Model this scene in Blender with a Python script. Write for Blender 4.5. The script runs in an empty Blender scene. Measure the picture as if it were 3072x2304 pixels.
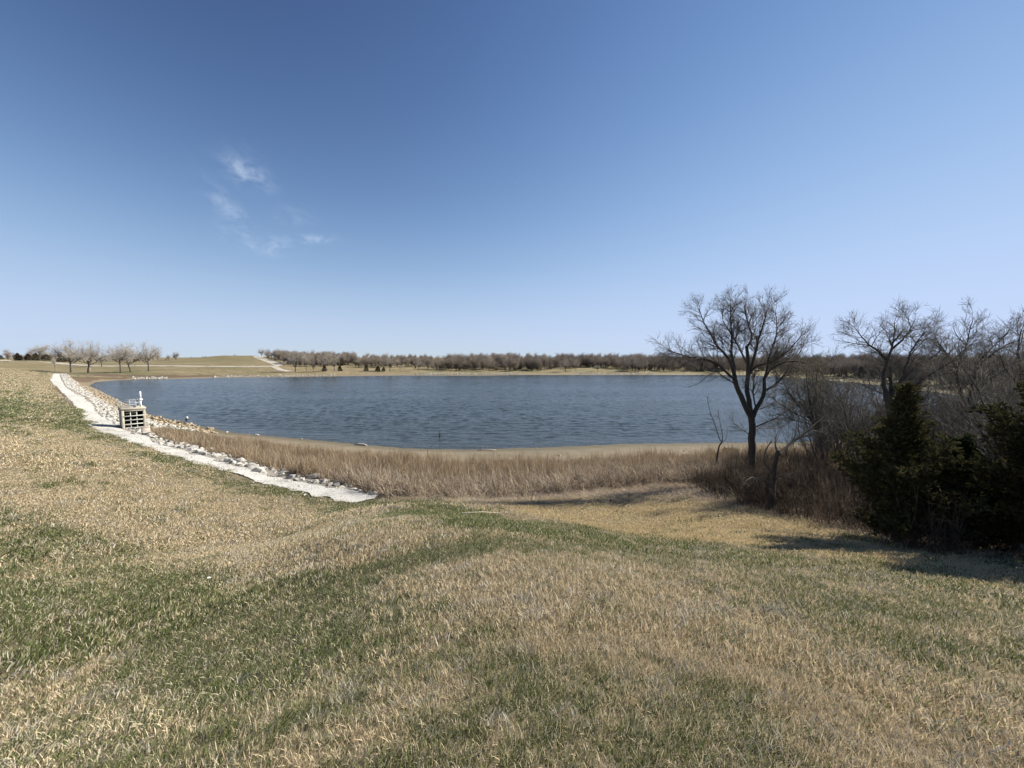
import bpy, math, random
import numpy as np
from mathutils import Vector, Matrix

random.seed(7)
rng = np.random.default_rng(7)
SC = bpy.context.scene
COL = SC.collection

# ------------------------------------------------------------------ camera
F = 1154.0                       # focal length in photo pixels (3072 wide)
PITCH = math.atan((1152 - 1072) / F)
CAMZ = 13.0                      # eye height above the lake surface (z = 0)
cam_d = bpy.data.cameras.new('camera')
cam_d.sensor_fit = 'HORIZONTAL'
cam_d.sensor_width = 36.0
cam_d.lens = 36.0 * F / 3072
cam_d.clip_start = 0.05
cam_d.clip_end = 12000
cam = bpy.data.objects.new('camera', cam_d)
cam.location = (0, 0, CAMZ)
cam.rotation_euler = (math.pi / 2 - PITCH, 0, 0)
COL.objects.link(cam)
SC.camera = cam

# ------------------------------------------------------------------ light
SUN_EL = math.radians(34.5)
SUN_AZ = math.atan2(0.935, 0.355)             # clockwise from +Y (view direction)
TOSUN = Vector((math.sin(SUN_AZ) * math.cos(SUN_EL), math.cos(SUN_AZ) * math.cos(SUN_EL), math.sin(SUN_EL)))
sun_d = bpy.data.lights.new('sun', 'SUN')
sun_d.energy = 4.9
sun_d.angle = math.radians(0.53)
sun_d.color = (1.0, 0.95, 0.86)
sun = bpy.data.objects.new('sun', sun_d)
sun.rotation_euler = TOSUN.to_track_quat('Z', 'Y').to_euler()
sun.location = (60, 20, 60)
COL.objects.link(sun)
SC.view_settings.view_transform = 'Standard'
SC.view_settings.look = 'None'
SC.view_settings.exposure = 1.06
SC.view_settings.gamma = 1.0
SC.view_settings.use_curve_mapping = False
SC.cycles.max_bounces = 6
SC.cycles.diffuse_bounces = 2
SC.cycles.glossy_bounces = 2
SC.cycles.transmission_bounces = 2
SC.cycles.transparent_max_bounces = 4
SC.cycles.use_denoising = True
SC.cycles.use_adaptive_sampling = True
SC.cycles.adaptive_threshold = 0.02


def ray(u, v):
    """direction of the photo pixel, scaled so that y runs along the ground"""
    a = (u - 1536) / F
    b = (1152 - v) / F
    return np.array([a, math.cos(PITCH) + b * math.sin(PITCH), -math.sin(PITCH) + b * math.cos(PITCH)])


def at_z(u, v, z):
    d = ray(u, v)
    t = (z - CAMZ) / d[2]
    return np.array([d[0] * t, d[1] * t, z])


def at_y(u, v, y):
    d = ray(u, v)
    t = y / d[1]
    return np.array([d[0] * t, y, CAMZ + d[2] * t])


# ------------------------------------------------------------------ node helpers
class NT:
    def __init__(self, tree):
        self.t = tree
        self.n = tree.nodes
        self.l = tree.links

    def add(self, typ, **kw):
        n = self.n.new(typ)
        for k, v in kw.items():
            setattr(n, k, v)
        return n

    def put(self, sock, v):
        if isinstance(v, bpy.types.NodeSocket):
            self.l.new(v, sock)
        else:
            sock.default_value = v

    def math(self, op, a, b=None, clamp=False):
        n = self.add('ShaderNodeMath', operation=op, use_clamp=clamp)
        self.put(n.inputs[0], a)
        if b is not None:
            self.put(n.inputs[1], b)
        return n.outputs[0]

    def mix(self, fac, a, b, blend='MIX'):
        n = self.add('ShaderNodeMix', data_type='RGBA', blend_type=blend)
        self.put(n.inputs[0], fac)
        self.put(n.inputs[6], a if isinstance(a, bpy.types.NodeSocket) else (*a, 1))
        self.put(n.inputs[7], b if isinstance(b, bpy.types.NodeSocket) else (*b, 1))
        return n.outputs[2]

    def noise(self, vec, scale, detail=4, rough=0.55, dist=0.0):
        n = self.add('ShaderNodeTexNoise')
        if vec is not None:
            self.l.new(vec, n.inputs['Vector'])
        n.inputs['Scale'].default_value = scale
        n.inputs['Detail'].default_value = detail
        n.inputs['Roughness'].default_value = rough
        n.inputs['Distortion'].default_value = dist
        return n.outputs['Fac']

    def ramp(self, fac, lo, hi, a=0.0, b=1.0):
        n = self.add('ShaderNodeMapRange', interpolation_type='SMOOTHSTEP')
        self.put(n.inputs[0], fac)
        for i, v in enumerate((lo, hi, a, b)):
            n.inputs[i + 1].default_value = v
        return n.outputs[0]

    def vmap(self, vec, scale=(1, 1, 1), rot=(0, 0, 0), loc=(0, 0, 0)):
        n = self.add('ShaderNodeMapping')
        self.l.new(vec, n.inputs[0])
        n.inputs['Scale'].default_value = scale
        n.inputs['Rotation'].default_value = rot
        n.inputs['Location'].default_value = loc
        return n.outputs[0]


def material(name):
    m = bpy.data.materials.new(name)
    m.use_nodes = True
    nt = NT(m.node_tree)
    return m, nt, nt.n['Principled BSDF']


# ------------------------------------------------------------------ world: clear spring sky with a few wisps of cloud
W = bpy.data.worlds.new('World')
SC.world = W
W.use_nodes = True
nt = NT(W.node_tree)
bg = nt.n['Background']
sky = nt.add('ShaderNodeTexSky', sky_type='NISHITA')
sky.sun_disc = False
sky.sun_elevation = SUN_EL
sky.sun_rotation = SUN_AZ
sky.air_density = 1.0
sky.dust_density = 0.0
sky.ozone_density = 1.5
sky.altitude = 2000
tc = nt.add('ShaderNodeTexCoord')
gen = tc.outputs['Generated']
wn = nt.noise(nt.vmap(gen, (9, 9, 15)), 2.2, 7, 0.62, 0.6)
wn2 = nt.noise(nt.vmap(gen, (30, 30, 60)), 1.0, 5, 0.6)
mask = None
for (u, v, su, sv, ang, amp) in [(742, 522, 40, 24, 20, 1.0), (702, 650, 20, 62, -38, 0.75), (668, 690, 16, 24, 0, .35),
                                 (810, 737, 46, 18, -6, 0.95), (925, 718, 56, 11, -8, 0.75), (880, 650, 40, 20, 0, .28), (730, 470, 40, 20, 0, .2)]:
    d = Vector(ray(u, v)).normalized()
    ca, sa = math.cos(math.radians(ang)), math.sin(math.radians(ang))
    right = Vector((d.y, -d.x, 0)).normalized()
    up = right.cross(d)
    ax = right * ca - up * sa
    ay = right * sa + up * ca
    g = []
    for vec, s in ((ax, su), (ay, sv)):
        dn = nt.add('ShaderNodeVectorMath', operation='DOT_PRODUCT')
        nt.l.new(gen, dn.inputs[0])
        dn.inputs[1].default_value = vec
        q = nt.math('MULTIPLY', dn.outputs['Value'], F / s)
        g.append(nt.math('MULTIPLY', q, q))
    e = nt.math('POWER', 2.718, nt.math('MULTIPLY', nt.math('ADD', g[0], g[1]), -1.0))
    dn = nt.add('ShaderNodeVectorMath', operation='DOT_PRODUCT')
    nt.l.new(gen, dn.inputs[0])
    dn.inputs[1].default_value = d
    e = nt.math('MULTIPLY', e, nt.math('GREATER_THAN', dn.outputs['Value'], 0.3))
    e = nt.math('MULTIPLY', e, amp)
    mask = e if mask is None else nt.math('MAXIMUM', mask, e)
wisp = nt.ramp(nt.math('ADD', nt.math('MULTIPLY', wn, 0.75), nt.math('MULTIPLY', wn2, 0.25)), 0.38, 0.66)
fac = nt.math('MULTIPLY', nt.math('MULTIPLY', mask, wisp), 0.52, clamp=True)

# one even tone curve over the whole sky: deep blue overhead, soft shoulder at the horizon
sepc = nt.add('ShaderNodeSeparateXYZ')
nt.l.new(sky.outputs[0], sepc.inputs[0])
cmb = nt.add('ShaderNodeCombineXYZ')
for i_, (p_, g_, k_) in enumerate(((2.2, 0.945, 0.267), (2.3, 0.585, 0.136), (2.3, 0.352, 0.0575))):
    x_ = nt.math('POWER', sepc.outputs[i_], p_)
    nt.l.new(nt.math('DIVIDE', nt.math('MULTIPLY', x_, g_), nt.math('ADD', nt.math('MULTIPLY', x_, k_), 1.0)), cmb.inputs[i_])
skc = nt.mix(fac, cmb.outputs[0], (4.3, 5.0, 6.0))
nt.l.new(skc, bg.inputs[0])
bg.inputs[1].default_value = 0.081

# ------------------------------------------------------------------ small numeric tools


def hash2(i, j, s):
    n = (i.astype(np.int64) * 374761393 + j.astype(np.int64) * 668265263 + s * 974634777) & 0x7fffffff
    n = ((n ^ (n >> 13)) * 1274126177) & 0x7fffffff
    return ((n ^ (n >> 16)) & 0xffff) / 65535.0


def vnoise(x, y, s=0):
    i, j = np.floor(x), np.floor(y)
    fx, fy = x - i, y - j
    fx, fy = fx * fx * (3 - 2 * fx), fy * fy * (3 - 2 * fy)
    i, j = i.astype(np.int64), j.astype(np.int64)
    a, b = hash2(i, j, s), hash2(i + 1, j, s)
    c, d = hash2(i, j + 1, s), hash2(i + 1, j + 1, s)
    return (a * (1 - fx) + b * fx) * (1 - fy) + (c * (1 - fx) + d * fx) * fy


def fbm(x, y, s=0, o=4):
    t, a, k = 0, 0.5, 1.0
    for q in range(o):
        t = t + a * vnoise(x * k, y * k, s + q)
        a *= 0.5
        k *= 2.03
    return t / (1 - 0.5 ** o)


def smooth(e0, e1, x):
    t = np.clip((x - e0) / (e1 - e0), 0, 1)
    return t * t * (3 - 2 * t)


def dist_line(x, y, pl, closed=False):
    pl = np.asarray(pl)[:, :2]
    best = np.full(np.shape(x), 1e18)
    n = len(pl)
    for i in range(n if closed else n - 1):
        a, b = pl[i], pl[(i + 1) % n]
        e = b - a
        L = max(e @ e, 1e-9)
        t = np.clip(((x - a[0]) * e[0] + (y - a[1]) * e[1]) / L, 0, 1)
        best = np.minimum(best, (x - a[0] - t * e[0]) ** 2 + (y - a[1] - t * e[1]) ** 2)
    return np.sqrt(best)


def inside(x, y, pl):
    pl = np.asarray(pl)[:, :2]
    r = np.zeros(np.shape(x), bool)
    n = len(pl)
    for i in range(n):
        (x0, y0), (x1, y1) = pl[i], pl[(i + 1) % n]
        if y0 == y1:
            continue
        r ^= ((y0 > y) != (y1 > y)) & (x < (x1 - x0) * (y - y0) / (y1 - y0) + x0)
    return r


def sdf(x, y, pl):                      # negative inside
    d = dist_line(x, y, pl, True)
    return np.where(inside(x, y, pl), -d, d)


# ------------------------------------------------------------------ the lie of the land
# shoreline of the lake (photo pixels lying on the water plane z = 0)
near_shore = [(268, 1157), (300, 1172), (347, 1197), (395, 1220), (443, 1242), (540, 1265), (640, 1285), (702, 1298), (880, 1314), (1079, 1332),
              (1223, 1345), (1399, 1348), (1652, 1341), (1878, 1331), (2149, 1328), (2364, 1327), (2490, 1320), (2700, 1300),
              (2900, 1276), (3072, 1262)]
far_shore = [(3000, 1203), (2800, 1176), (2600, 1152), (2400, 1134), (2250, 1126), (2123, 1125), (1942, 1125), (1555, 1125), (1440, 1127),
             (1200, 1126.6), (1074, 1128), (857, 1131), (640, 1134), (521, 1137.5), (405, 1139), (347, 1141), (289, 1146)]
LAKE = [at_z(u, v, 0)[:2] for u, v in near_shore] + [np.array([175, 96]), np.array([190, 112])] + [at_z(u, v, 0)[:2] for u, v in far_shore]
LAKE = np.array(LAKE)

# gravel path along the dam: lower-left edge and lake-side edge, nearly level
pe_lo = [(155, 1120, 3), (147.6, 1140.6, 3), (162, 1156, 3), (197, 1188, 3), (231, 1229, 3), (240, 1269, 3), (304, 1301, 3), (405, 1336, 3),
         (500, 1368, 3.1), (608, 1399, 3.2), (789, 1453, 3.4), (970, 1495, 3.55), (1060, 1511, 3.6), (1120, 1502, 3.58)]
pe_hi = [(179, 1121.5, 2.9), (185, 1142, 2.9), (202, 1165, 2.85), (249, 1188, 2.8), (275, 1208.6, 2.8), (304, 1249, 2.75), (333, 1263.6, 2.75), (361.7, 1284, 2.75),
         (428, 1303, 2.8), (500, 1339.5, 2.9), (608, 1365, 3.0), (753, 1410, 3.15), (880, 1442, 3.3), (1042, 1471, 3.45), (1133, 1490, 3.5)]
PLO = np.array([at_z(*p) for p in pe_lo])
PHI = np.array([at_z(*p) for p in pe_hi])

ctrl = []
for p in PLO[1:]:
    ctrl.append(p)
for p in PHI:
    ctrl.append(p)
# upstream face of the dam: a constant 0.3 grade above the path
for ang in (-70, -62, -57, -54, -52, -48, -44, -38, -31):
    for r in (5, 10, 16, 24, 34, 48, 66, 90, 130, 180, 240, 310):
        x, y = r * math.sin(math.radians(ang)), r * math.cos(math.radians(ang))
        side = np.array([x, y])
        d = float(dist_line(np.array([x]), np.array([y]), PLO)[0])
        # on the uphill side of the path only
        k = np.argmin(((PLO[:, :2] - side) ** 2).sum(1))
        if math.degrees(math.atan2(PLO[k, 0], PLO[k, 1])) < ang + 0.3 and r > 30:
            continue
        if d < 2.5 or (r > 280 and ang > -55):
            continue
        zc = 3.1 + 0.3 * d
        if zc > 12.6:
            zc = 12.6 if d < 42 else max(4, 12.6 - 0.3 * (d - 42))
        ctrl.append(np.array([x, y, zc]))
# under and behind the camera: the crest
for x, y, z in [(0, 0, 11.4), (-3, 0.5, 11.6), (3.5, 0, 11.1), (0, -6, 12.4), (-9, -3, 12.5), (-20, -12, 12.6), (0, -14, 12.7), (14, -10, 11.6), (0, -30, 11),
                (-30, -50, 3), (20, -50, 4), (60, -40, 5), (15, -1, 9.6), (30, 0, 7.6), (60, 0, 6), (0, -120, 2.5), (-120, -60, 3), (120, -60, 5),
                (-200, 0, 4), (-300, 100, 4), (0, 3, 10.62), (0, 5.2, 10.06), (200, 40, 6), (300, 0, 8), (260, 150, 7), (300, 320, 9), (0, -400, 4), (-400, -200, 5), (400, -200, 8)]:
    ctrl.append(np.array([x, y, z], float))
# the slope in front, the swale below it and the ground by the trees: photo pixel + distance
for u, v, y in [(1660, 1632, 7.2), (1660, 1601, 10.0), (1536, 1560, 15.5), (1536, 1520, 21), (1536, 1490, 27), (1536, 1430, 36), (1536, 1378, 46.5),
                (1400, 1592, 8.6), (1400, 1562, 12.2), (1250, 1560, 11), (1250, 1528, 16.5), (1130, 1525, 16), (1000, 1600, 9.4), (1000, 1900, 3.8), (700, 1900, 3.8),
                (2000, 1705, 5.8), (2000, 1674, 8.3), (2000, 1600, 14), (2000, 1520, 20), (2000, 1462, 26), (2000, 1400, 37),
                (2300, 1725, 5.2), (2300, 1692, 7.4), (2300, 1600, 13), (2300, 1520, 19), (2260, 1440, 28), (2260, 1388, 38),
                (2700, 1765, 5), (2700, 1640, 11.5), (2700, 1560, 17), (2700, 1450, 26), (2700, 1380, 40), (3072, 1850, 4.6), (3072, 1720, 8), (3072, 1640, 12), (3072, 1500, 20),
                (3072, 1400, 32), (3072, 1330, 50), (1250, 1450, 34), (900, 1400, 42), (1000, 1365, 52), (700, 1340, 52)]:
    ctrl.append(at_y(u, v, y))
for p in LAKE:
    ctrl.append(np.array([p[0], p[1], 0.0]))
# beyond the water
for u, v, y in [(0, 1079, 400), (30, 1083, 345), (65, 1084.5, 352), (110, 1084.5, 372), (110, 1078, 450), (0, 1076, 470), (205, 1117, 292), (445, 1114, 290), (320, 1120, 272), (145, 1087, 365),
                (203, 1093, 350), (318, 1099, 335), (401, 1098, 335), (520, 1098, 335), (620, 1099, 335), (785, 1099.5, 335), (837, 1095, 345), (821, 1089, 368),
                (792, 1078, 400), (759, 1067, 432), (660, 1066.5, 432), (560, 1076, 425), (620, 1083, 385), (700, 1083, 385), (480, 1084, 400), (350, 1085, 430),
                (550, 1114, 283), (700, 1118, 280), (886, 1116, 297), (1000, 1113, 300), (1170, 1114, 305), (1000, 1095, 370), (1170, 1098, 370), (1100, 1079, 520),
                (1300, 1080, 520), (900, 1082, 450), (1300, 1112, 312), (1450, 1113, 312), (1700, 1115.5, 312), (1900, 1116, 312), (2100, 1116, 312), (1740, 1104, 345), (1900, 1088, 450),
                (2200, 1088, 450), (1500, 1086, 450), (2300, 1112, 320), (2600, 1112, 260), (2800, 1122, 205), (3000, 1132, 170), (2600, 1085, 420), (3000, 1080, 420),
                (300, 1076, 560), (200, 1077, 560)]:
    ctrl.append(at_y(u, v, y))
for a in range(-65, 66, 10):
    r = 850
    ctrl.append(np.array([r * math.sin(math.radians(a)), r * math.cos(math.radians(a)), 10.5]))
ctrl = np.array(ctrl)
# drop near duplicates
keep = []
for i, p in enumerate(ctrl):
    if all(np.hypot(*(p[:2] - ctrl[j][:2])) > 0.9 for j in keep):
        keep.append(i)
ctrl = ctrl[keep]
CX, CY, CZ = ctrl.T
C2 = 1.6 ** 2


def _kern(x, y):
    return np.sqrt((x[:, None] - CX) ** 2 + (y[:, None] - CY) ** 2 + C2)


_n = len(ctrl)
_A = np.zeros((_n + 3, _n + 3))
_A[:_n, :_n] = _kern(CX, CY) - np.eye(_n) * 0.35
_P = np.stack([np.ones(_n), CX / 100, CY / 100], 1)
_A[:_n, _n:] = _P
_A[_n:, :_n] = _P.T
_w = np.linalg.solve(_A, np.concatenate([CZ, np.zeros(3)]))


def ground(x, y):
    x = np.atleast_1d(np.asarray(x, float))
    y = np.atleast_1d(np.asarray(y, float))
    out = np.empty_like(x)
    for s in range(0, len(x), 20000):
        xs, ys = x[s:s + 20000], y[s:s + 20000]
        z = _kern(xs, ys) @ _w[:_n] + _w[_n] + _w[_n + 1] * xs / 100 + _w[_n + 2] * ys / 100
        r = np.hypot(xs, ys)
        z = z + (fbm(xs * 0.9, ys * 0.9, 3, 2) - 0.5) * 0.10 * smooth(2, 12, r) + (fbm(xs * 0.16, ys * 0.16, 9, 3) - 0.5) * 0.35 * smooth(8, 40, r)
        k = smooth(650, 1000, r)
        z = z * (1 - k) + (10.5 + 5 * (fbm(xs / 500, ys / 500, 5) - 0.5)) * k
        sd = sdf(xs, ys, LAKE)
        w = smooth(0, 9, sd)
        zs = np.where(sd > 0, np.minimum(0.055 * sd, 0.5), np.maximum(-2.5, 0.10 * sd))
        z = np.where(sd > 0, w * np.maximum(z, 0.25) + (1 - w) * zs, zs)
        out[s:s + 20000] = z
    return out


# the ground sampled once on a fan of directions and growing distances
TH = np.concatenate([np.radians(np.arange(-66, 66.01, 0.22)), np.radians(np.arange(70, 290, 4.0))])
RR = 0.5 * 1.0285 ** np.arange(0, 330)
_T, _R = np.meshgrid(TH, RR)
GX, GY = (_R * np.sin(_T)).ravel(), (_R * np.cos(_T)).ravel()
GZ = ground(GX, GY)
_GZ = GZ.reshape(_R.shape)


def quick(x, y):
    t = (np.degrees(np.arctan2(x, y)) + 66) / 0.22
    r = np.log(np.hypot(x, y) / 0.5) / math.log(1.0285)
    t = np.clip(t, 0, 598.9)
    r = np.clip(r, 0, 328.9)
    i, j = r.astype(int), t.astype(int)
    a, b = r - i, t - j
    return (_GZ[i, j] * (1 - b) + _GZ[i, j + 1] * b) * (1 - a) + (_GZ[i + 1, j] * (1 - b) + _GZ[i + 1, j + 1] * b) * a


def gp(pix):
    """where the line of sight of photo pixels first meets the ground"""
    pix = np.atleast_2d(np.asarray(pix, float))
    D = np.array([ray(u, v) for u, v in pix])
    D = D / D[:, 1:2]
    t = 1.0 * 1.02 ** np.arange(380)
    hit = CAMZ + D[:, 2:3] * t < quick(D[:, 0:1] * t, np.ones((len(D), 1)) * t)
    k = np.where(hit.any(1), hit.argmax(1), len(t) - 1)
    hi, lo = t[k], t[np.maximum(k - 1, 0)]
    for _ in range(12):
        m = (lo + hi) / 2
        below = CAMZ + D[:, 2] * m < quick(D[:, 0] * m, m)
        hi = np.where(below, m, hi)
        lo = np.where(below, lo, m)
    m = (lo + hi) / 2
    return np.stack([D[:, 0] * m, m, quick(D[:, 0] * m, m)], 1)


# ------------------------------------------------------------------ object helpers
def tag(o, label=None, cat=None, group=None, kind=None):
    for k, v in (('label', label), ('category', cat), ('group', group), ('kind', kind)):
        if v:
            o[k] = v
    return o


def empty(name, loc=(0, 0, 0), rz=0.0):
    o = bpy.data.objects.new(name, None)
    o.empty_display_size = 0.2
    o.location = loc
    o.rotation_euler = (0, 0, rz)
    COL.objects.link(o)
    return o


def np_mesh(name, V, Fq=None, Ft=None, mat=None, smooth_=False):
    me = bpy.data.meshes.new(name)
    V = np.asarray(V, np.float32).reshape(-1, 3)
    fl, tot = [], []
    if Fq is not None and len(Fq):
        fl.append(np.asarray(Fq, np.int32).ravel())
        tot.append(np.full(len(Fq), 4, np.int32))
    if Ft is not None and len(Ft):
        fl.append(np.asarray(Ft, np.int32).ravel())
        tot.append(np.full(len(Ft), 3, np.int32))
    me.vertices.add(len(V))
    me.vertices.foreach_set('co', V.ravel())
    if fl:
        li = np.concatenate(fl)
        tt = np.concatenate(tot)
        me.loops.add(len(li))
        me.loops.foreach_set('vertex_index', li)
        me.polygons.add(len(tt))
        st = np.zeros(len(tt), np.int32)
        st[1:] = np.cumsum(tt)[:-1]
        me.polygons.foreach_set('loop_start', st)
        me.polygons.foreach_set('loop_total', tt)
        if smooth_:
            me.polygons.foreach_set('use_smooth', np.ones(len(tt), bool))
    me.update(calc_edges=True)
    me.validate()
    if mat:
        me.materials.append(mat)
    return me


def obj(name, me, parent=None, loc=(0, 0, 0), rot=(0, 0, 0), scale=(1, 1, 1), link=True):
    o = bpy.data.objects.new(name, me)
    o.location = loc
    o.rotation_euler = rot
    o.scale = scale
    if parent:
        o.parent = parent
    if link:
        COL.objects.link(o)
    return o


class MB:
    """collects boxes, bars and tubes into one mesh"""

    def __init__(self):
        self.V, self.Q, self.T = [], [], []
        self.n = 0

    def add(self, V, Q=None, T=None):
        V = np.asarray(V, float).reshape(-1, 3)
        if Q is not None and len(Q):
            self.Q.append(np.asarray(Q, int) + self.n)
        if T is not None and len(T):
            self.T.append(np.asarray(T, int) + self.n)
        self.V.append(V)
        self.n += len(V)
        return self

    def box(self, x0, x1, y0, y1, z0, z1, bev=0.0):
        if bev <= 0:
            V = [(x, y, z) for x in (x0, x1) for y in (y0, y1) for z in (z0, z1)]
            return self.add(V, [(0, 1, 3, 2), (4, 6, 7, 5), (0, 4, 5, 1), (2, 3, 7, 6), (0, 2, 6, 4), (1, 5, 7, 3)])
        b = min(bev, (x1 - x0) * .4, (y1 - y0) * .4, (z1 - z0) * .4)
        V = []
        for z, i in ((z0, b), (z0 + b, 0), (z1 - b, 0), (z1, b)):
            V += [(x0 + i + b, y0 + i, z), (x1 - i - b, y0 + i, z), (x1 - i, y0 + i + b, z), (x1 - i, y1 - i - b, z),
                  (x1 - i - b, y1 - i, z), (x0 + i + b, y1 - i, z), (x0 + i, y1 - i - b, z), (x0 + i, y0 + i + b, z)]
        Q, T = [], []
        for k in range(3):
            for j in range(8):
                a, c = k * 8 + j, k * 8 + (j + 1) % 8
                Q.append((a, c, c + 8, a + 8))
        for o_, rev in ((0, True), (24, False)):
            ids = [o_ + j for j in range(8)]
            for j in range(1, 7):
                t = (ids[0], ids[j], ids[j + 1])
                T.append(t[::-1] if rev else t)
        return self.add(V, Q, T)

    def tube(self, pts, radii, k=6, cap=True):
        V, Q, T = tube(pts, radii, k, cap)
        return self.add(V, Q, T)

    def mesh(self, name, mat, sm=False):
        return np_mesh(name, np.concatenate(self.V), np.concatenate(self.Q) if self.Q else None,
                       np.concatenate(self.T) if self.T else None, mat, sm)

    def build(self, name, mat, parent=None, sm=False, **kw):
        return obj(name, self.mesh(name, mat, sm), parent, **kw)


_circ = {k: np.stack([np.cos(np.arange(k) * 2 * np.pi / k), np.sin(np.arange(k) * 2 * np.pi / k)], 1) for k in (3, 4, 5, 6, 8, 10, 12, 16, 7)}


def tube(pts, radii, k=6, cap=False):
    P = np.asarray(pts, float)
    R = np.asarray(radii, float)
    n = len(P)
    Tn = np.empty_like(P)
    Tn[1:-1] = P[2:] - P[:-2]
    Tn[0] = P[1] - P[0]
    Tn[-1] = P[-1] - P[-2]
    Tn /= np.linalg.norm(Tn, axis=1, keepdims=True) + 1e-12
    ref = np.array([0.0, 0, 1.0]) if abs(Tn[n // 2, 2]) < 0.9 else np.array([1.0, 0.13, 0])
    A = np.cross(Tn, ref)
    A /= np.linalg.norm(A, axis=1, keepdims=True) + 1e-12
    B = np.cross(Tn, A)
    c = _circ[k]
    V = P[:, None, :] + R[:, None, None] * (c[None, :, 0:1] * A[:, None, :] + c[None, :, 1:2] * B[:, None, :])
    i = np.arange(n - 1)[:, None] * k
    j = np.arange(k)[None, :]
    j2 = (j + 1) % k
    Q = np.stack([i + j, i + k + j, i + k + j2, i + j2], -1).reshape(-1, 4)
    T = None
    if cap:
        e = (n - 1) * k
        T = [(e, e + q, e + q + 1)[::-1] for q in range(1, k - 1)] + [(0, q, q + 1) for q in range(1, k - 1)]
    return V.reshape(-1, 3), Q, T


# ------------------------------------------------------------------ materials
def mat_ground():
    m, nt, p = material('ground_soil_and_thatch')
    geo = nt.add('ShaderNodeNewGeometry')
    pos = geo.outputs['Position']
    at = nt.add('ShaderNodeAttribute', attribute_name='zone')
    sep = nt.add('ShaderNodeSeparateColor')
    nt.l.new(at.outputs['Color'], sep.inputs[0])
    green, beach, litter = sep.outputs
    wet = nt.add('ShaderNodeAttribute', attribute_name='wet').outputs['Fac']
    n1 = nt.noise(pos, 6.0, 6, 0.7)
    n2 = nt.noise(pos, 0.5, 5, 0.6)
    n3 = nt.noise(pos, 30.0, 3, 0.7)
    nf = nt.noise(nt.vmap(pos, (0.25, 0.9, 1), (0, 0, math.radians(51))), 0.7, 5, 0.65)
    straw = nt.mix(n2, (0.24, 0.185, 0.11), (0.35, 0.275, 0.17))
    straw = nt.mix(nt.ramp(n1, 0.35, 0.7), straw, (0.17, 0.13, 0.075))
    grn = nt.mix(n1, (0.055, 0.075, 0.026), (0.12, 0.135, 0.055))
    nm = nt.noise(nt.vmap(pos, (0.5, 1.0, 1)), 0.055, 5, 0.7)
    straw = nt.mix(nt.ramp(nm, 0.35, 0.7), straw, (0.20, 0.15, 0.085))
    gf = nt.math('ADD', green, nt.math('ADD', nt.math('MULTIPLY', nt.math('SUBTRACT', nf, 0.5), 0.9), nt.math('MULTIPLY', nt.math('SUBTRACT', nm, 0.5), 0.9)), clamp=True)
    c = nt.mix(gf, straw, grn)
    mud = nt.mix(nt.ramp(n2, 0.3, 0.7), (0.25, 0.205, 0.14), (0.185, 0.152, 0.10))
    mud = nt.mix(nt.math('MULTIPLY', n3, 0.35), mud, (0.11, 0.09, 0.062))
    mud = nt.mix(wet, mud, (0.115, 0.10, 0.068))
    cov = nt.add('ShaderNodeAttribute', attribute_name='cover').outputs['Fac']
    c = nt.mix(cov, c, nt.mix(n1, (0.10, 0.08, 0.048), (0.20, 0.16, 0.10)))
    lit = nt.mix(n1, (0.075, 0.052, 0.034), (0.17, 0.122, 0.08))
    c = nt.mix(nt.ramp(nt.math('ADD', litter, nt.math('MULTIPLY', nt.math('SUBTRACT', n1, 0.5), 0.5)), 0.3, 0.7), c, lit)
    c = nt.mix(nt.ramp(nt.math('ADD', beach, nt.math('MULTIPLY', nt.math('SUBTRACT', n1, 0.5), 0.35)), 0.35, 0.65), c, mud)
    nt.l.new(c, p.inputs['Base Color'])
    p.inputs['Roughness'].default_value = 0.95
    p.inputs['Specular IOR Level'].default_value = 0.15
    b = nt.add('ShaderNodeBump')
    b.inputs['Strength'].default_value = 0.6
    b.inputs['Distance'].default_value = 0.05
    nt.l.new(nt.math('ADD', n1, nt.math('MULTIPLY', n3, 0.5)), b.inputs['Height'])
    nt.l.new(b.outputs[0], p.inputs['Normal'])
    return m


def mat_noise(name, c1, c2, scale=4.0, rough=0.9, bump=0.0, bdist=0.02, spec=0.2, c3=None, s3=1.0):
    m, nt, p = material(name)
    geo = nt.add('ShaderNodeNewGeometry')
    n = nt.noise(geo.outputs['Position'], scale, 5, 0.65)
    c = nt.mix(nt.ramp(n, 0.3, 0.7), c1, c2)
    if c3:
        c = nt.mix(nt.ramp(nt.noise(geo.outputs['Position'], s3, 4), 0.5, 0.72), c, c3)
    oi = nt.add('ShaderNodeObjectInfo')
    c = nt.mix(1.0, c, nt.mix(oi.outputs['Random'], (0.82, 0.82, 0.82), (1.12, 1.1, 1.06)), 'MULTIPLY')
    nt.l.new(c, p.inputs['Base Color'])
    p.inputs['Roughness'].default_value = rough
    p.inputs['Specular IOR Level'].default_value = spec
    if bump:
        b = nt.add('ShaderNodeBump')
        b.inputs['Strength'].default_value = bump
        b.inputs['Distance'].default_value = bdist
        nt.l.new(n, b.inputs['Height'])
        nt.l.new(b.outputs[0], p.inputs['Normal'])
    return m


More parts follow.
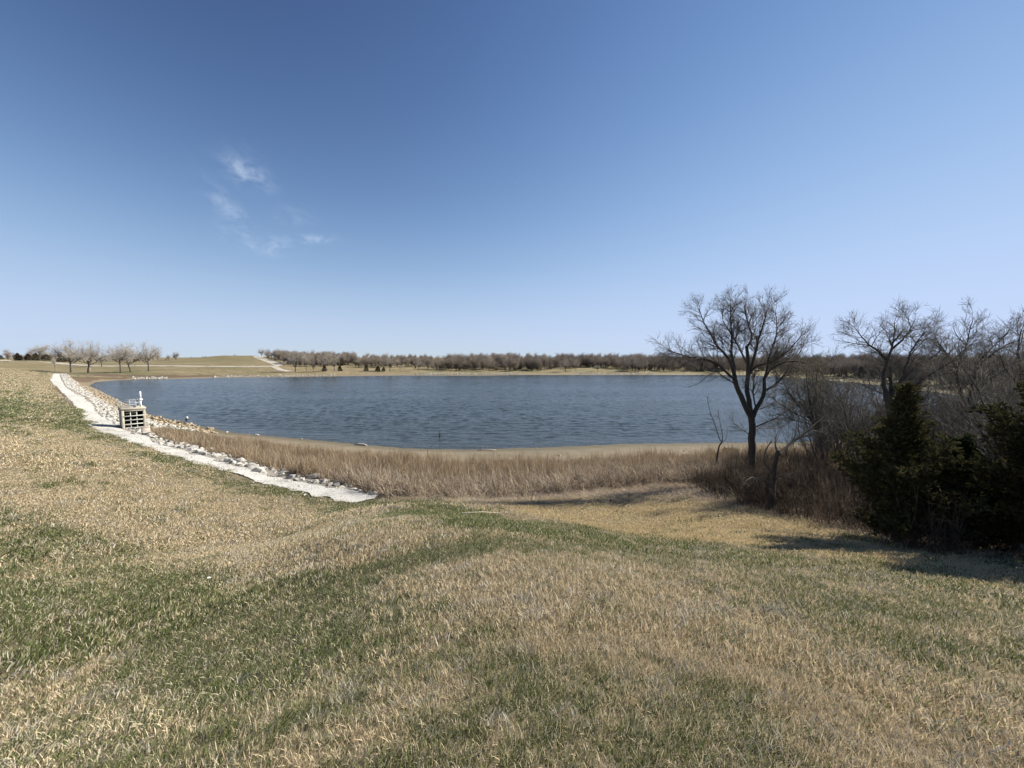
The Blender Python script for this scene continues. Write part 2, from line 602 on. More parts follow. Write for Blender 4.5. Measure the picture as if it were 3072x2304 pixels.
def mat_blade(name, ca, cb, cc, transl=0.3, odd=None, share=0.0):
    """leaf ribbon: colour differs from blade to blade ('rnd' is stored per blade) and from tuft to tuft"""
    m = bpy.data.materials.new(name)
    m.use_nodes = True
    nt = NT(m.node_tree)
    nt.n.remove(nt.n['Principled BSDF'])
    out = nt.n['Material Output']
    a = nt.add('ShaderNodeAttribute', attribute_name='rnd').outputs['Fac']
    oi = nt.add('ShaderNodeObjectInfo').outputs['Random']
    c = nt.mix(nt.ramp(a, 0.0, 1.0), ca, cb)
    c = nt.mix(nt.ramp(oi, 0.35, 1.0, 0, 0.55), c, cc)
    if odd:
        c = nt.mix(nt.math('GREATER_THAN', nt.math('FRACT', nt.math('MULTIPLY', a, 37.7)), 1.0 - share), c, odd)
    d = nt.add('ShaderNodeBsdfDiffuse')
    t = nt.add('ShaderNodeBsdfTranslucent')
    nt.l.new(c, d.inputs[0])
    nt.l.new(c, t.inputs[0])
    mx = nt.add('ShaderNodeMixShader')
    mx.inputs[0].default_value = transl
    nt.l.new(d.outputs[0], mx.inputs[1])
    nt.l.new(t.outputs[0], mx.inputs[2])
    nt.l.new(mx.outputs[0], out.inputs[0])
    return m


def mat_water():
    m, nt, p = material('lake_water')
    geo = nt.add('ShaderNodeNewGeometry')
    pos = geo.outputs['Position']
    big = nt.noise(nt.vmap(pos, (0.010, 0.03, 1)), 1.0, 3)
    p.inputs['Roughness'].default_value = 0.17
    p.inputs['IOR'].default_value = 1.333
    nt.l.new(nt.mix(big, (0.026, 0.033, 0.031), (0.040, 0.046, 0.041)), p.inputs['Base Color'])
    ang = math.radians(-6)
    w1 = nt.noise(nt.vmap(pos, (0.13, 0.46, 1), (0, 0, ang)), 1.0, 3, 0.55, 0.5)
    w2 = nt.noise(nt.vmap(pos, (0.28, 1.3, 1), (0, 0, ang + 0.12)), 1.0, 3, 0.6, 0.3)
    w3 = nt.noise(nt.vmap(pos, (0.9, 3.4, 1), (0, 0, ang - 0.12)), 1.0, 2, 0.6)
    h = nt.math('ADD', nt.math('ADD', nt.math('MULTIPLY', w1, 0.35), nt.math('MULTIPLY', w2, 0.30)), nt.math('MULTIPLY', w3, 0.05))
    lane = nt.ramp(nt.noise(nt.vmap(pos, (0.006, 0.035, 1), (0, 0, 0.1)), 1.0, 4, 0.6), 0.35, 0.65, 0.65, 1.2)
    h = nt.math('MULTIPLY', h, lane)
    b = nt.add('ShaderNodeBump')
    b.inputs['Strength'].default_value = 1.0
    b.inputs['Distance'].default_value = 0.8
    nt.l.new(h, b.inputs['Height'])
    nt.l.new(b.outputs[0], p.inputs['Normal'])
    return m


M = {}
M['ground'] = mat_ground()
M['water'] = mat_water()
M['gravel'] = mat_noise('white_limestone_gravel', (0.46, 0.44, 0.40), (0.60, 0.58, 0.53), 7.0, 0.95, 0.6, 0.05, 0.1, (0.35, 0.33, 0.29), 0.45)
M['road'] = mat_noise('pale_gravel_road', (0.36, 0.32, 0.26), (0.45, 0.41, 0.345), 1.5, 0.95)
M['stone'] = mat_noise('white_limestone', (0.34, 0.325, 0.295), (0.50, 0.48, 0.44), 5.0, 0.9, 0.5, 0.05, 0.15, (0.30, 0.275, 0.24), 2.5)
M['bedding'] = mat_noise('grey_stone_chips', (0.16, 0.145, 0.12), (0.30, 0.275, 0.24), 9.0, 0.95, 0.6, 0.05)
M['tanstone'] = mat_noise('tan_limestone', (0.27, 0.215, 0.145), (0.41, 0.335, 0.235), 4.0, 0.9, 0.5, 0.05, 0.15, (0.24, 0.18, 0.12), 1.5)
M['beachstone'] = mat_noise('muddy_stone', (0.22, 0.18, 0.14), (0.40, 0.34, 0.27), 6.0, 0.9, 0.4)
M['concrete'] = mat_noise('weathered_concrete', (0.36, 0.33, 0.26), (0.45, 0.42, 0.345), 3.0, 0.9, 0.2, 0.01, 0.2, (0.36, 0.32, 0.25), 0.9)
M['concrete_pink'] = mat_noise('pinkish_concrete', (0.42, 0.35, 0.30), (0.52, 0.45, 0.39), 4.0, 0.9, 0.2, 0.01)
M['galv'] = mat_noise('galvanised_steel', (0.42, 0.45, 0.45), (0.55, 0.58, 0.58), 9.0, 0.5, 0, 0, 0.5)
M['grate'] = mat_noise('pale_painted_steel', (0.42, 0.44, 0.40), (0.55, 0.56, 0.50), 6.0, 0.6, 0, 0, 0.4)
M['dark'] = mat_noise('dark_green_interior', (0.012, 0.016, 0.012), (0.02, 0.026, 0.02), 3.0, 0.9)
M['white'] = mat_noise('white_paint', (0.68, 0.69, 0.68), (0.76, 0.76, 0.74), 5.0, 0.45, 0, 0, 0.5)
M['blackmetal'] = mat_noise('black_iron', (0.02, 0.02, 0.02), (0.04, 0.04, 0.04), 5.0, 0.5, 0, 0, 0.5)
M['bark'] = mat_noise('dark_bark', (0.046, 0.039, 0.033), (0.11, 0.094, 0.079), 14.0, 0.95, 0.8, 0.03, 0.1)
M['twig'] = mat_noise('grey_twigs', (0.105, 0.092, 0.077), (0.19, 0.17, 0.145), 3.0, 0.95, 0, 0, 0.1)
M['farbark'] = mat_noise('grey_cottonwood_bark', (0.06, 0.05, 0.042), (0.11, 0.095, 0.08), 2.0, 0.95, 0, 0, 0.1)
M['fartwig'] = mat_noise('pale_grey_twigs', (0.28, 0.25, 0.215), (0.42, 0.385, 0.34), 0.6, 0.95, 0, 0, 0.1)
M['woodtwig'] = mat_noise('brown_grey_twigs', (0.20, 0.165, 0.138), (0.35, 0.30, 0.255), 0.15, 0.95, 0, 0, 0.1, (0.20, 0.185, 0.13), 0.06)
M['olivetwig'] = mat_noise('olive_budding_twigs', (0.10, 0.088, 0.048), (0.17, 0.145, 0.075), 3.0, 0.95, 0, 0, 0.1)
M['redtwig'] = mat_noise('red_brown_brush_stems', (0.055, 0.041, 0.030), (0.14, 0.106, 0.078), 3.0, 0.95, 0, 0, 0.1)
M['driftwood'] = mat_noise('bleached_driftwood', (0.42, 0.38, 0.31), (0.60, 0.56, 0.48), 6.0, 0.9)
M['darkwood'] = mat_noise('wet_dark_wood', (0.03, 0.025, 0.02), (0.075, 0.06, 0.045), 8.0, 0.9, 0.4)
M['cedar'] = mat_blade('cedar_foliage', (0.030, 0.039, 0.018), (0.066, 0.073, 0.033), (0.08, 0.065, 0.032), 0.2)
M['cedar_rust'] = mat_blade('bronzed_cedar_foliage', (0.032, 0.034, 0.016), (0.068, 0.058, 0.027), (0.10, 0.062, 0.029), 0.2)
M['cedar_far'] = mat_noise('distant_cedar_foliage', (0.05, 0.05, 0.03), (0.11, 0.085, 0.06), 0.5, 0.95)
M['straw'] = mat_blade('dry_straw_blades', (0.40, 0.315, 0.19), (0.72, 0.60, 0.41), (0.61, 0.51, 0.37), 0.3, (0.15, 0.165, 0.07), 0.14)
M['grass'] = mat_blade('green_grass_blades', (0.075, 0.10, 0.034), (0.185, 0.205, 0.08), (0.16, 0.165, 0.07), 0.35, (0.48, 0.43, 0.31), 0.28)
M['greystraw'] = mat_blade('grey_weathered_blades', (0.30, 0.27, 0.22), (0.55, 0.51, 0.43), (0.36, 0.31, 0.22), 0.2)
M['reed'] = mat_blade('rusty_dry_reeds', (0.16, 0.112, 0.072), (0.50, 0.40, 0.27), (0.33, 0.245, 0.165), 0.25)
M['palereed'] = mat_blade('bleached_bent_reeds', (0.22, 0.17, 0.12), (0.52, 0.44, 0.34), (0.30, 0.23, 0.165), 0.2)
M['goldstraw'] = mat_blade('golden_thatch', (0.42, 0.32, 0.17), (0.68, 0.55, 0.33), (0.54, 0.42, 0.24), 0.25)

# ------------------------------------------------------------------ ground regions (given on the photo, carried onto the ground)
beach_px = [(268, 1157), (347, 1197), (443, 1242), (640, 1285), (880, 1314), (1079, 1332), (1223, 1345), (1399, 1348), (1652, 1341), (1878, 1331), (2149, 1328), (2490, 1320),
            (2700, 1300), (2700, 1325), (2490, 1352), (2300, 1362), (2150, 1372), (1900, 1385), (1600, 1390), (1330, 1388), (1200, 1376), (1000, 1352), (880, 1338), (760, 1323), (640, 1305), (560, 1288), (470, 1262), (400, 1236), (320, 1200), (255, 1168), (245, 1157)]
BEACH = gp([(u, v + 0.6) for u, v in beach_px])
farbeach_px = [(245, 1157), (289, 1146), (405, 1139), (521, 1137.4), (640, 1134), (857, 1131), (1074, 1128), (1200, 1126.6), (1440, 1127), (1555, 1125), (1942, 1125), (2250, 1126),
               (2250, 1122), (1942, 1121), (1700, 1119), (1555, 1120), (1440, 1122), (1200, 1122), (1074, 1123), (857, 1126), (640, 1130), (521, 1134), (405, 1135), (289, 1141), (230, 1150)]
FARBEACH = gp([(u, v - 0.4) for u, v in farbeach_px])
reed_px = [(452, 1297), (560, 1305), (640, 1317), (760, 1333), (880, 1350), (1000, 1363), (1200, 1386), (1330, 1396), (1600, 1398), (1900, 1394), (2150, 1382), (2400, 1368), (2620, 1352),
           (2620, 1440), (2050, 1448), (1900, 1455), (1700, 1476), (1560, 1490), (1400, 1497), (1170, 1492), (1070, 1462), (890, 1426), (760, 1392), (610, 1349), (480, 1312)]
REED = gp(reed_px)
litter_px = [(452, 1290), (640, 1305), (1000, 1352), (1330, 1386), (1900, 1383), (2400, 1358), (3072, 1330), (3072, 1690), (2850, 1665), (2700, 1640), (2450, 1575), (2250, 1530), (2000, 1490), (1800, 1488), (1500, 1506), (1180, 1506),
             (1070, 1470), (890, 1430), (760, 1396), (610, 1352), (480, 1314)]
LITTER = gp(litter_px)
PATHPOLY = np.concatenate([PLO, PHI[::-1]])
rip_px = [(179, 1121.5), (202, 1165), (249, 1188), (275, 1208.6), (304, 1249), (333, 1263.6), (361.7, 1284), (428, 1303), (500, 1339.5), (608, 1365), (753, 1410), (880, 1442), (1042, 1471), (1133, 1490),
          (1140, 1484), (1050, 1461), (890, 1424), (760, 1390), (610, 1346), (500, 1318), (452, 1294), (443, 1244), (395, 1222), (347, 1199), (300, 1174), (262, 1160), (222, 1142), (196, 1122)]
RIPBED = gp(rip_px)
RIP = gp(rip_px[:21] + [(520, 1289), (600, 1298), (650, 1303), (640, 1288), (540, 1267)] + rip_px[21:])

# share of green blades in the turf, sampled over the ground
gs = [(600, 1398, .75), (800, 1465, .75), (970, 1508, .75), (1060, 1525, .8), (300, 1318, .65), (232, 1290, .8), (205, 1235, .9), (160, 1240, .8), (100, 1232, .75), (60, 1200, .55), (150, 1195, .5), (40, 1130, .2), (90, 1112, .1), (20, 1095, .8),
      (120, 1150, .3), (30, 1170, .3), (100, 1320, .12), (300, 1400, .1), (500, 1480, .12), (700, 1520, .1), (200, 1500, .25), (30, 1450, .55), (60, 1400, .2), (30, 1290, .25), (900, 1600, .1), (1200, 1570, .25), (1500, 1622, .32), (1300, 1640, .12), (800, 1680, .1), (500, 1600, .2),
      (100, 1560, .7), (50, 1650, .9), (300, 1650, .6), (400, 1750, .8), (600, 1760, .7), (780, 1755, .35), (900, 1770, .75), (1050, 1750, .85), (1250, 1670, .65), (1400, 1655, .65), (1600, 1645, .45), (200, 1850, .97),
      (500, 1850, .92), (700, 1900, .88), (900, 1950, .8), (1100, 1850, .55), (1300, 1850, .45), (1400, 1780, .15), (1600, 1750, .08), (1800, 1800, .1), (2000, 1850, .15), (2200, 1900, .3), (2400, 1850, .6), (2300, 1750, .5), (2100, 1745, .35),
      (2600, 1900, .6), (2900, 1900, .45), (3000, 1950, .45), (2800, 1800, .4), (2500, 2000, .25), (2800, 2100, .2), (3000, 2150, .25), (2300, 2000, .3), (2000, 2000, .3), (1700, 1950, .3), (1500, 2000, .6), (1400, 2100, .62), (1200, 2100, .66),
      (1000, 2100, .78), (800, 2050, .8), (600, 2000, .9), (400, 2050, .7), (200, 2100, .4), (300, 2200, .35), (100, 2250, .5), (600, 2200, .6), (1000, 2250, .65), (1300, 2250, .66), (1600, 2200, .62), (1700, 2100, .62), (1800, 2250, .6),
      (2100, 2250, .5), (2200, 2150, .6), (2400, 2200, .45), (2600, 2250, .3), (2900, 2280, .3), (1250, 1545, .97), (1400, 1572, .97), (1550, 1592, .9), (1700, 1602, .65), (1900, 1655, .5), (1700, 1545, .08), (1600, 1505, .03), (1900, 1560, .1),
      (2100, 1590, .15), (2300, 1625, .25), (2000, 1645, .5), (2300, 1700, .5), (2600, 1735, .4), (2900, 1800, .45), (250, 1108, .35), (400, 1110, .55), (600, 1110, .3), (640, 1085, .35), (720, 1075, .3), (1000, 1105, .2), (1700, 1110, .35), (1100, 1085, .2),
      (880, 1775, .9), (980, 1765, .92), (1080, 1745, .92), (1180, 1705, .9), (1280, 1675, .9), (1380, 1655, .85), (1450, 1640, .8), (900, 1690, .06), (1000, 1685, .06), (1100, 1665, .08), (1200, 1630, .12),
      (1200, 1765, .35), (1300, 1730, .12), (1400, 1705, .08), (1500, 1690, .1), (1100, 1830, .5), (1800, 1640, .6), (2000, 1682, .5), (2200, 1702, .45), (2500, 1762, .38), (2800, 1815, .35), (1800, 1722, .15), (2000, 1765, .12), (2300, 1830, .25),
      (150, 1830, .95), (420, 1848, .97), (660, 1828, .95), (400, 1500, .1), (600, 1560, .08), (300, 1560, .3), (700, 1620, .08), (200, 1420, .12), (900, 1530, .15), (1050, 1560, .15), (1000, 1620, .08), (600, 1680, .25), (400, 1640, .5), (1700, 1850, .1), (1900, 1900, .18), (1650, 1690, .12)]
GPT = gp([(u, v) for u, v, _ in gs])
GTH, GLR, GVAL = np.arctan2(GPT[:, 0], GPT[:, 1]), np.log(np.hypot(GPT[:, 0], GPT[:, 1])), np.array([g for _, _, g in gs])


def green_at(x, y):
    th, lr = np.arctan2(x, y), np.log(np.hypot(x, y) + 1e-6)
    num = np.full(len(x), 1e-9 * 0.35)
    den = np.full(len(x), 1e-9)
    for a, b, g in zip(GTH, GLR, GVAL):
        w = np.exp(-((th - a) / 0.047) ** 2 - ((lr - b) / 0.065) ** 2)
        num += w * g
        den += w
    g = num / den
    dp = dist_line(x, y, PLO)
    g = g + 0.55 * (vnoise(dp * 0.85, x * 0.02 + y * 0.02, 91) - 0.5) * smooth(-4, -22, x) * smooth(1.5, 5, dp)
    return np.clip(g + 0.5 * (fbm(x * 0.8, y * 0.8, 21, 4) - 0.5) + 0.75 * (fbm(x * 2.6, y * 2.6, 23, 3) - 0.5) + 0.35 * (fbm(x * 0.12, y * 0.12, 31, 3) - 0.5), 0, 1)


# ------------------------------------------------------------------ terrain mesh
def build_ground():
    x, y, z = GX, GY, GZ
    nT, nR = len(TH), len(RR)
    i = np.arange(nR - 1)[:, None] * nT
    j = np.arange(nT)[None, :]
    j2 = (j + 1) % nT
    Q = np.stack([i + j, i + j2, i + nT + j2, i + nT + j], -1).reshape(-1, 4)
    V = np.stack([x, y, z], 1)
    c0 = len(V)
    V = np.concatenate([V, [[0, 0, ground([0], [0])[0]]]])
    Tt = np.stack([np.full(nT, c0), (np.arange(nT) + 1) % nT, np.arange(nT)], 1)
    me = np_mesh('ground', V, Q[:, ::-1], Tt, M['ground'], True)
    r = np.hypot(x, y)
    fade = 1 - smooth(420, 700, r)
    g = np.where(r < 420, green_at(x, y), 0.3)
    be = np.maximum(smooth(0.7, -0.7, sdf(x, y, BEACH)), smooth(1.5, -1.5, sdf(x, y, FARBEACH)))
    sd = sdf(x, y, LAKE)
    be = np.maximum(be, smooth(0.4, -0.4, sd))
    li = smooth(0.8, -0.8, sdf(x, y, LITTER))
    marsh = gp([(196, 1123), (300, 1122.5), (440, 1124), (600, 1125), (760, 1125), (760, 1128), (600, 1131), (520, 1133.5), (400, 1135), (300, 1140), (250, 1152), (225, 1142)])
    li = np.maximum(li, 0.8 * smooth(2, -2, sdf(x, y, marsh)))
    near_rip = (sdf(x, y, LAKE) < 14) & (x < -12) & (r < 200)
    li = np.where(near_rip & (sdf(x, y, RIP) > 0), np.maximum(li, 0.75), li)
    wet = smooth(3.2, 0.6, sd) * smooth(150, 90, r) + 0.35 * smooth(9, 3, sd) * smooth(-15, 5, x) * smooth(150, 90, r)
    col = np.ones((len(V), 4), np.float32)
    col[:-1, 0] = g * fade + 0.3 * (1 - fade)
    col[:-1, 1] = be
    col[:-1, 2] = li * (1 - be)
    a = me.color_attributes.new('zone', 'FLOAT_COLOR', 'POINT')
    a.data.foreach_set('color', col.ravel())
    w = me.attributes.new('wet', 'FLOAT', 'POINT')
    w.data.foreach_set('value', np.clip(np.append(wet, 0), 0, 1).astype(np.float32))
    w = me.attributes.new('cover', 'FLOAT', 'POINT')
    w.data.foreach_set('value', np.append(0.85 * smooth(75, 35, r), 0.85).astype(np.float32))
    o = obj('ground', me)
    return tag(o, 'grassy dam slope running down to the lake and on to the hills', 'ground', kind='structure')


build_ground()

# lake surface
lake_c = LAKE.mean(0)


def build_lake():
    """wind-rippled sheet reaching a little under the banks"""
    th = np.radians(np.arange(-66, 66.01, 0.19))
    rr = 34.0 * 1.0062 ** np.arange(0, 385)
    T, Rm = np.meshgrid(th, rr)
    x, y = (Rm * np.sin(T)).ravel(), (Rm * np.cos(T)).ravel()
    g = np.random.default_rng(5)
    z = np.zeros_like(x)
    gust = 0.75 + 0.45 * fbm(x * 0.012, y * 0.035, 83, 3)
    for q in range(30):
        lam = g.uniform(0.8, 1.8) if q < 24 else g.uniform(1.8, 3.0)
        a = math.pi / 2 + 0.10 + g.normal(0, 0.42)
        k = 2 * math.pi / lam
        z += WAVE * lam * np.sin(k * (x * math.cos(a) + y * math.sin(a)) + g.uniform(0, 6.28))
    z *= gust * smooth(-0.5, -6, sdf(x, y, LAKE))
    nT, nR = len(th), len(rr)
    i = np.arange(nR - 1)[:, None] * nT
    j = np.arange(nT - 1)[None, :]
    Q = np.stack([i + j + 1, i + j, i + nT + j, i + nT + j + 1], -1).reshape(-1, 4)
    keepv = sdf(x, y, LAKE) < 4.5
    Q = Q[keepv[Q].all(1)]
    used = np.unique(Q)
    rm = np.full(len(x), -1)
    rm[used] = np.arange(len(used))
    me = np_mesh('lake', np.stack([x, y, z], 1)[used], rm[Q], None, M['water'], True)
    if sum(p.normal.z for p in me.polygons[:50]) < 0:
        me.flip_normals()
    o = obj('lake', me)
    tag(o, 'rippled grey blue lake water filling the reservoir', 'water', kind='structure')


WAVE = 0.0055
build_lake()


def drape(name, L, Rr, mat, lift, label, cat, n=160, m=7, jit=0.25):
    """a strip laid on the ground between two edge lines"""
    def res(P, n):
        P = np.asarray(P)[:, :2]
        s = np.concatenate([[0], np.cumsum(np.hypot(*(P[1:] - P[:-1]).T))])
        q = s[-1] * np.linspace(0, 1, n)
        return np.stack([np.interp(q, s, P[:, 0]), np.interp(q, s, P[:, 1])], 1)
    A, B = res(L, n), res(Rr, n)
    t = np.linspace(0, 1, m)
    X = A[:, None, :] * (1 - t[None, :, None]) + B[:, None, :] * t[None, :, None]
    e = (B - A) / (np.linalg.norm(B - A, axis=1, keepdims=True) + 1e-9)
    ja = (fbm(A[:, 0] * 0.9, A[:, 1] * 0.9, 51, 5) - 0.5) * 3 * jit
    jb = (fbm(B[:, 0] * 0.9, B[:, 1] * 0.9, 57, 5) - 0.5) * 3 * jit
    X = X + e[:, None, :] * (ja[:, None, None] * (1 - t)[None, :, None] + jb[:, None, None] * t[None, :, None])
    x, y = X[..., 0].ravel(), X[..., 1].ravel()
    z = ground(x, y) + lift
    i = np.arange(n - 1)[:, None] * m
    j = np.arange(m - 1)[None, :]
    Q = np.stack([i + j, i + j + 1, i + m + j + 1, i + m + j], -1).reshape(-1, 4)
    me = np_mesh(name, np.stack([x, y, z], 1), Q, None, mat, True)
    if sum(p.normal.z for p in me.polygons) < 0:
        me.flip_normals()
    o = obj(name, me)
    return tag(o, label, cat, kind='structure')


def road(name, px, width, label):
    C = gp(px)[:, :2]
    T = np.gradient(C, axis=0)
    T /= np.linalg.norm(T, axis=1, keepdims=True) + 1e-9
    N = np.stack([-T[:, 1], T[:, 0]], 1)
    return drape(name, C + N * width / 2, C - N * width / 2, M['road'], 0.12, label, 'road', 140, 4, 0.3)


drape('gravel_path', PLO, PHI, M['gravel'], 0.07, 'broad white crushed stone path running along the dam above the water', 'path', 1500, 12, 0.45)
road('gravel_road', [(20, 1084), (65, 1084.7), (108, 1084.7), (145, 1087), (203, 1093), (246, 1096), (318, 1098.5), (401, 1098), (520, 1098), (620, 1099), (700, 1100), (785, 1099.5), (826, 1099)], 8,
     'pale gravel road crossing the grass beyond the left trees')
road('gravel_road', [(759, 1067.5), (775, 1072), (792, 1078), (806, 1083), (821, 1088.6), (837, 1095)], 9, 'white gravel track climbing over the far hill')
road('gravel_road', [(837, 1095), (824, 1101), (842, 1110), (871, 1115)], 5, 'short gravel spur dropping from the hill track to the shore trees')
road('gravel_road', [(0, 1080), (12, 1081), (30, 1084)], 7, 'end of the crest road at the left edge of the view')

# ------------------------------------------------------------------ scattered vegetation: tufts instanced on points
TUFTS = {}


def ribbons(n, rad, lmin, lmax, w, lean=0.5, bias=(0.5, 0.25), droop=0.5, flat=0.0, seed=0):
    """a tuft of n bent leaf ribbons standing on a disc of radius rad"""
    g = np.random.default_rng(seed)
    a = g.uniform(0, 2 * np.pi, n)
    r = rad * np.sqrt(g.uniform(0, 1, n))
    base = np.stack([r * np.cos(a), r * np.sin(a), np.full(n, -0.015)], 1)
    L = g.uniform(lmin, lmax, n)
    ln = g.normal(0, lean, (n, 2)) + np.array(bias) * lean
    if flat:
        ln *= 1 + flat
    d1 = np.concatenate([ln * 0.6, np.ones((n, 1))], 1)
    d1 /= np.linalg.norm(d1, axis=1, keepdims=True)
    d2 = np.concatenate([ln * 1.6, np.ones((n, 1)) * (1 - droop * g.uniform(0, 1.6, (n, 1)))], 1)
    d2 /= np.linalg.norm(d2, axis=1, keepdims=True)
    yaw = g.uniform(0, np.pi, n)
    s = np.stack([np.cos(yaw), np.sin(yaw), np.zeros(n)], 1) * (w * g.uniform(0.6, 1.3, n))[:, None] / 2
    dm = d1 + d2
    dm /= np.linalg.norm(dm, axis=1, keepdims=True)
    m1 = base + d1 * (L * 0.38)[:, None]
    m2 = m1 + dm * (L * 0.34)[:, None]
    tip = m2 + d2 * (L * 0.28)[:, None]
    V = np.stack([base - s, base + s, m1 + s * 0.95, m1 - s * 0.95, m2 + s * 0.7, m2 - s * 0.7, tip], 1).reshape(-1, 3)
    k = np.arange(n)[:, None] * 7
    Q = (k[:, :, None] + np.array([[[0, 1, 2, 3], [3, 2, 4, 5]]])).reshape(-1, 4)
    T = k + np.array([[5, 4, 6]])
    return V, Q, T, np.repeat(g.uniform(0, 1, n), 7)


def tuft_collection(key, mat, specs):
    c = bpy.data.collections.new(key)
    for i, sp in enumerate(specs):
        V, Q, T, rn = ribbons(seed=hash(key) % 1000 + i if False else (len(key) * 37 + i * 11), **sp)
        me = np_mesh(key, V, Q, T, mat)
        at = me.attributes.new('rnd', 'FLOAT', 'POINT')
        at.data.foreach_set('value', rn.astype(np.float32))
        o = bpy.data.objects.new(key, me)
        c.objects.link(o)
    TUFTS[key] = (c, len(specs))
    return c


def scatter(name, pts, coll, nvar, rot, scl, label, cat, tilt=None, parent=None):
    """one object that stands copies of the collection's meshes on the given points"""
    n = len(pts)
    me = bpy.data.meshes.new(name)
    me.vertices.add(n)
    me.vertices.foreach_set('co', np.asarray(pts, np.float32).ravel())
    e = np.zeros((n, 3), np.float32)
    if tilt is not None:
        e[:, :2] = tilt
    e[:, 2] = rot
    a = me.attributes.new('rot', 'FLOAT_VECTOR', 'POINT')
    a.data.foreach_set('vector', e.ravel())
    scl = np.asarray(scl, np.float32)
    if scl.ndim == 1:
        scl = np.repeat(scl[:, None], 3, 1)
    a = me.attributes.new('scl', 'FLOAT_VECTOR', 'POINT')
    a.data.foreach_set('vector', np.ascontiguousarray(scl).ravel())
    a = me.attributes.new('vid', 'INT', 'POINT')
    a.data.foreach_set('value', rng.integers(0, nvar, n).astype(np.int32))
    o = obj(name, me, parent)
    ng = bpy.data.node_groups.new(name, 'GeometryNodeTree')
    ng.interface.new_socket('Geometry', in_out='INPUT', socket_type='NodeSocketGeometry')
    ng.interface.new_socket('Geometry', in_out='OUTPUT', socket_type='NodeSocketGeometry')
    N = ng.nodes
    gi, go = N.new('NodeGroupInput'), N.new('NodeGroupOutput')
    ci = N.new('GeometryNodeCollectionInfo')
    ci.inputs['Collection'].default_value = coll
    ci.inputs['Separate Children'].default_value = True
    ci.inputs['Reset Children'].default_value = True
    ip = N.new('GeometryNodeInstanceOnPoints')
    ip.inputs['Pick Instance'].default_value = True

    def na(nm, dt):
        q = N.new('GeometryNodeInputNamedAttribute')
        q.data_type = dt
        q.inputs['Name'].default_value = nm
        return q.outputs['Attribute']
    ng.links.new(gi.outputs[0], ip.inputs['Points'])
    ng.links.new(ci.outputs[0], ip.inputs['Instance'])
    ng.links.new(na('vid', 'INT'), ip.inputs['Instance Index'])
    er = N.new('FunctionNodeEulerToRotation')
    ng.links.new(na('rot', 'FLOAT_VECTOR'), er.inputs[0])
    ng.links.new(er.outputs[0], ip.inputs['Rotation'])
    ng.links.new(na('scl', 'FLOAT_VECTOR'), ip.inputs['Scale'])
    ng.links.new(ip.outputs[0], go.inputs[0])
    md = o.modifiers.new('scatter', 'NODES')
    md.node_group = ng
    return tag(o, label, cat, kind='stuff')


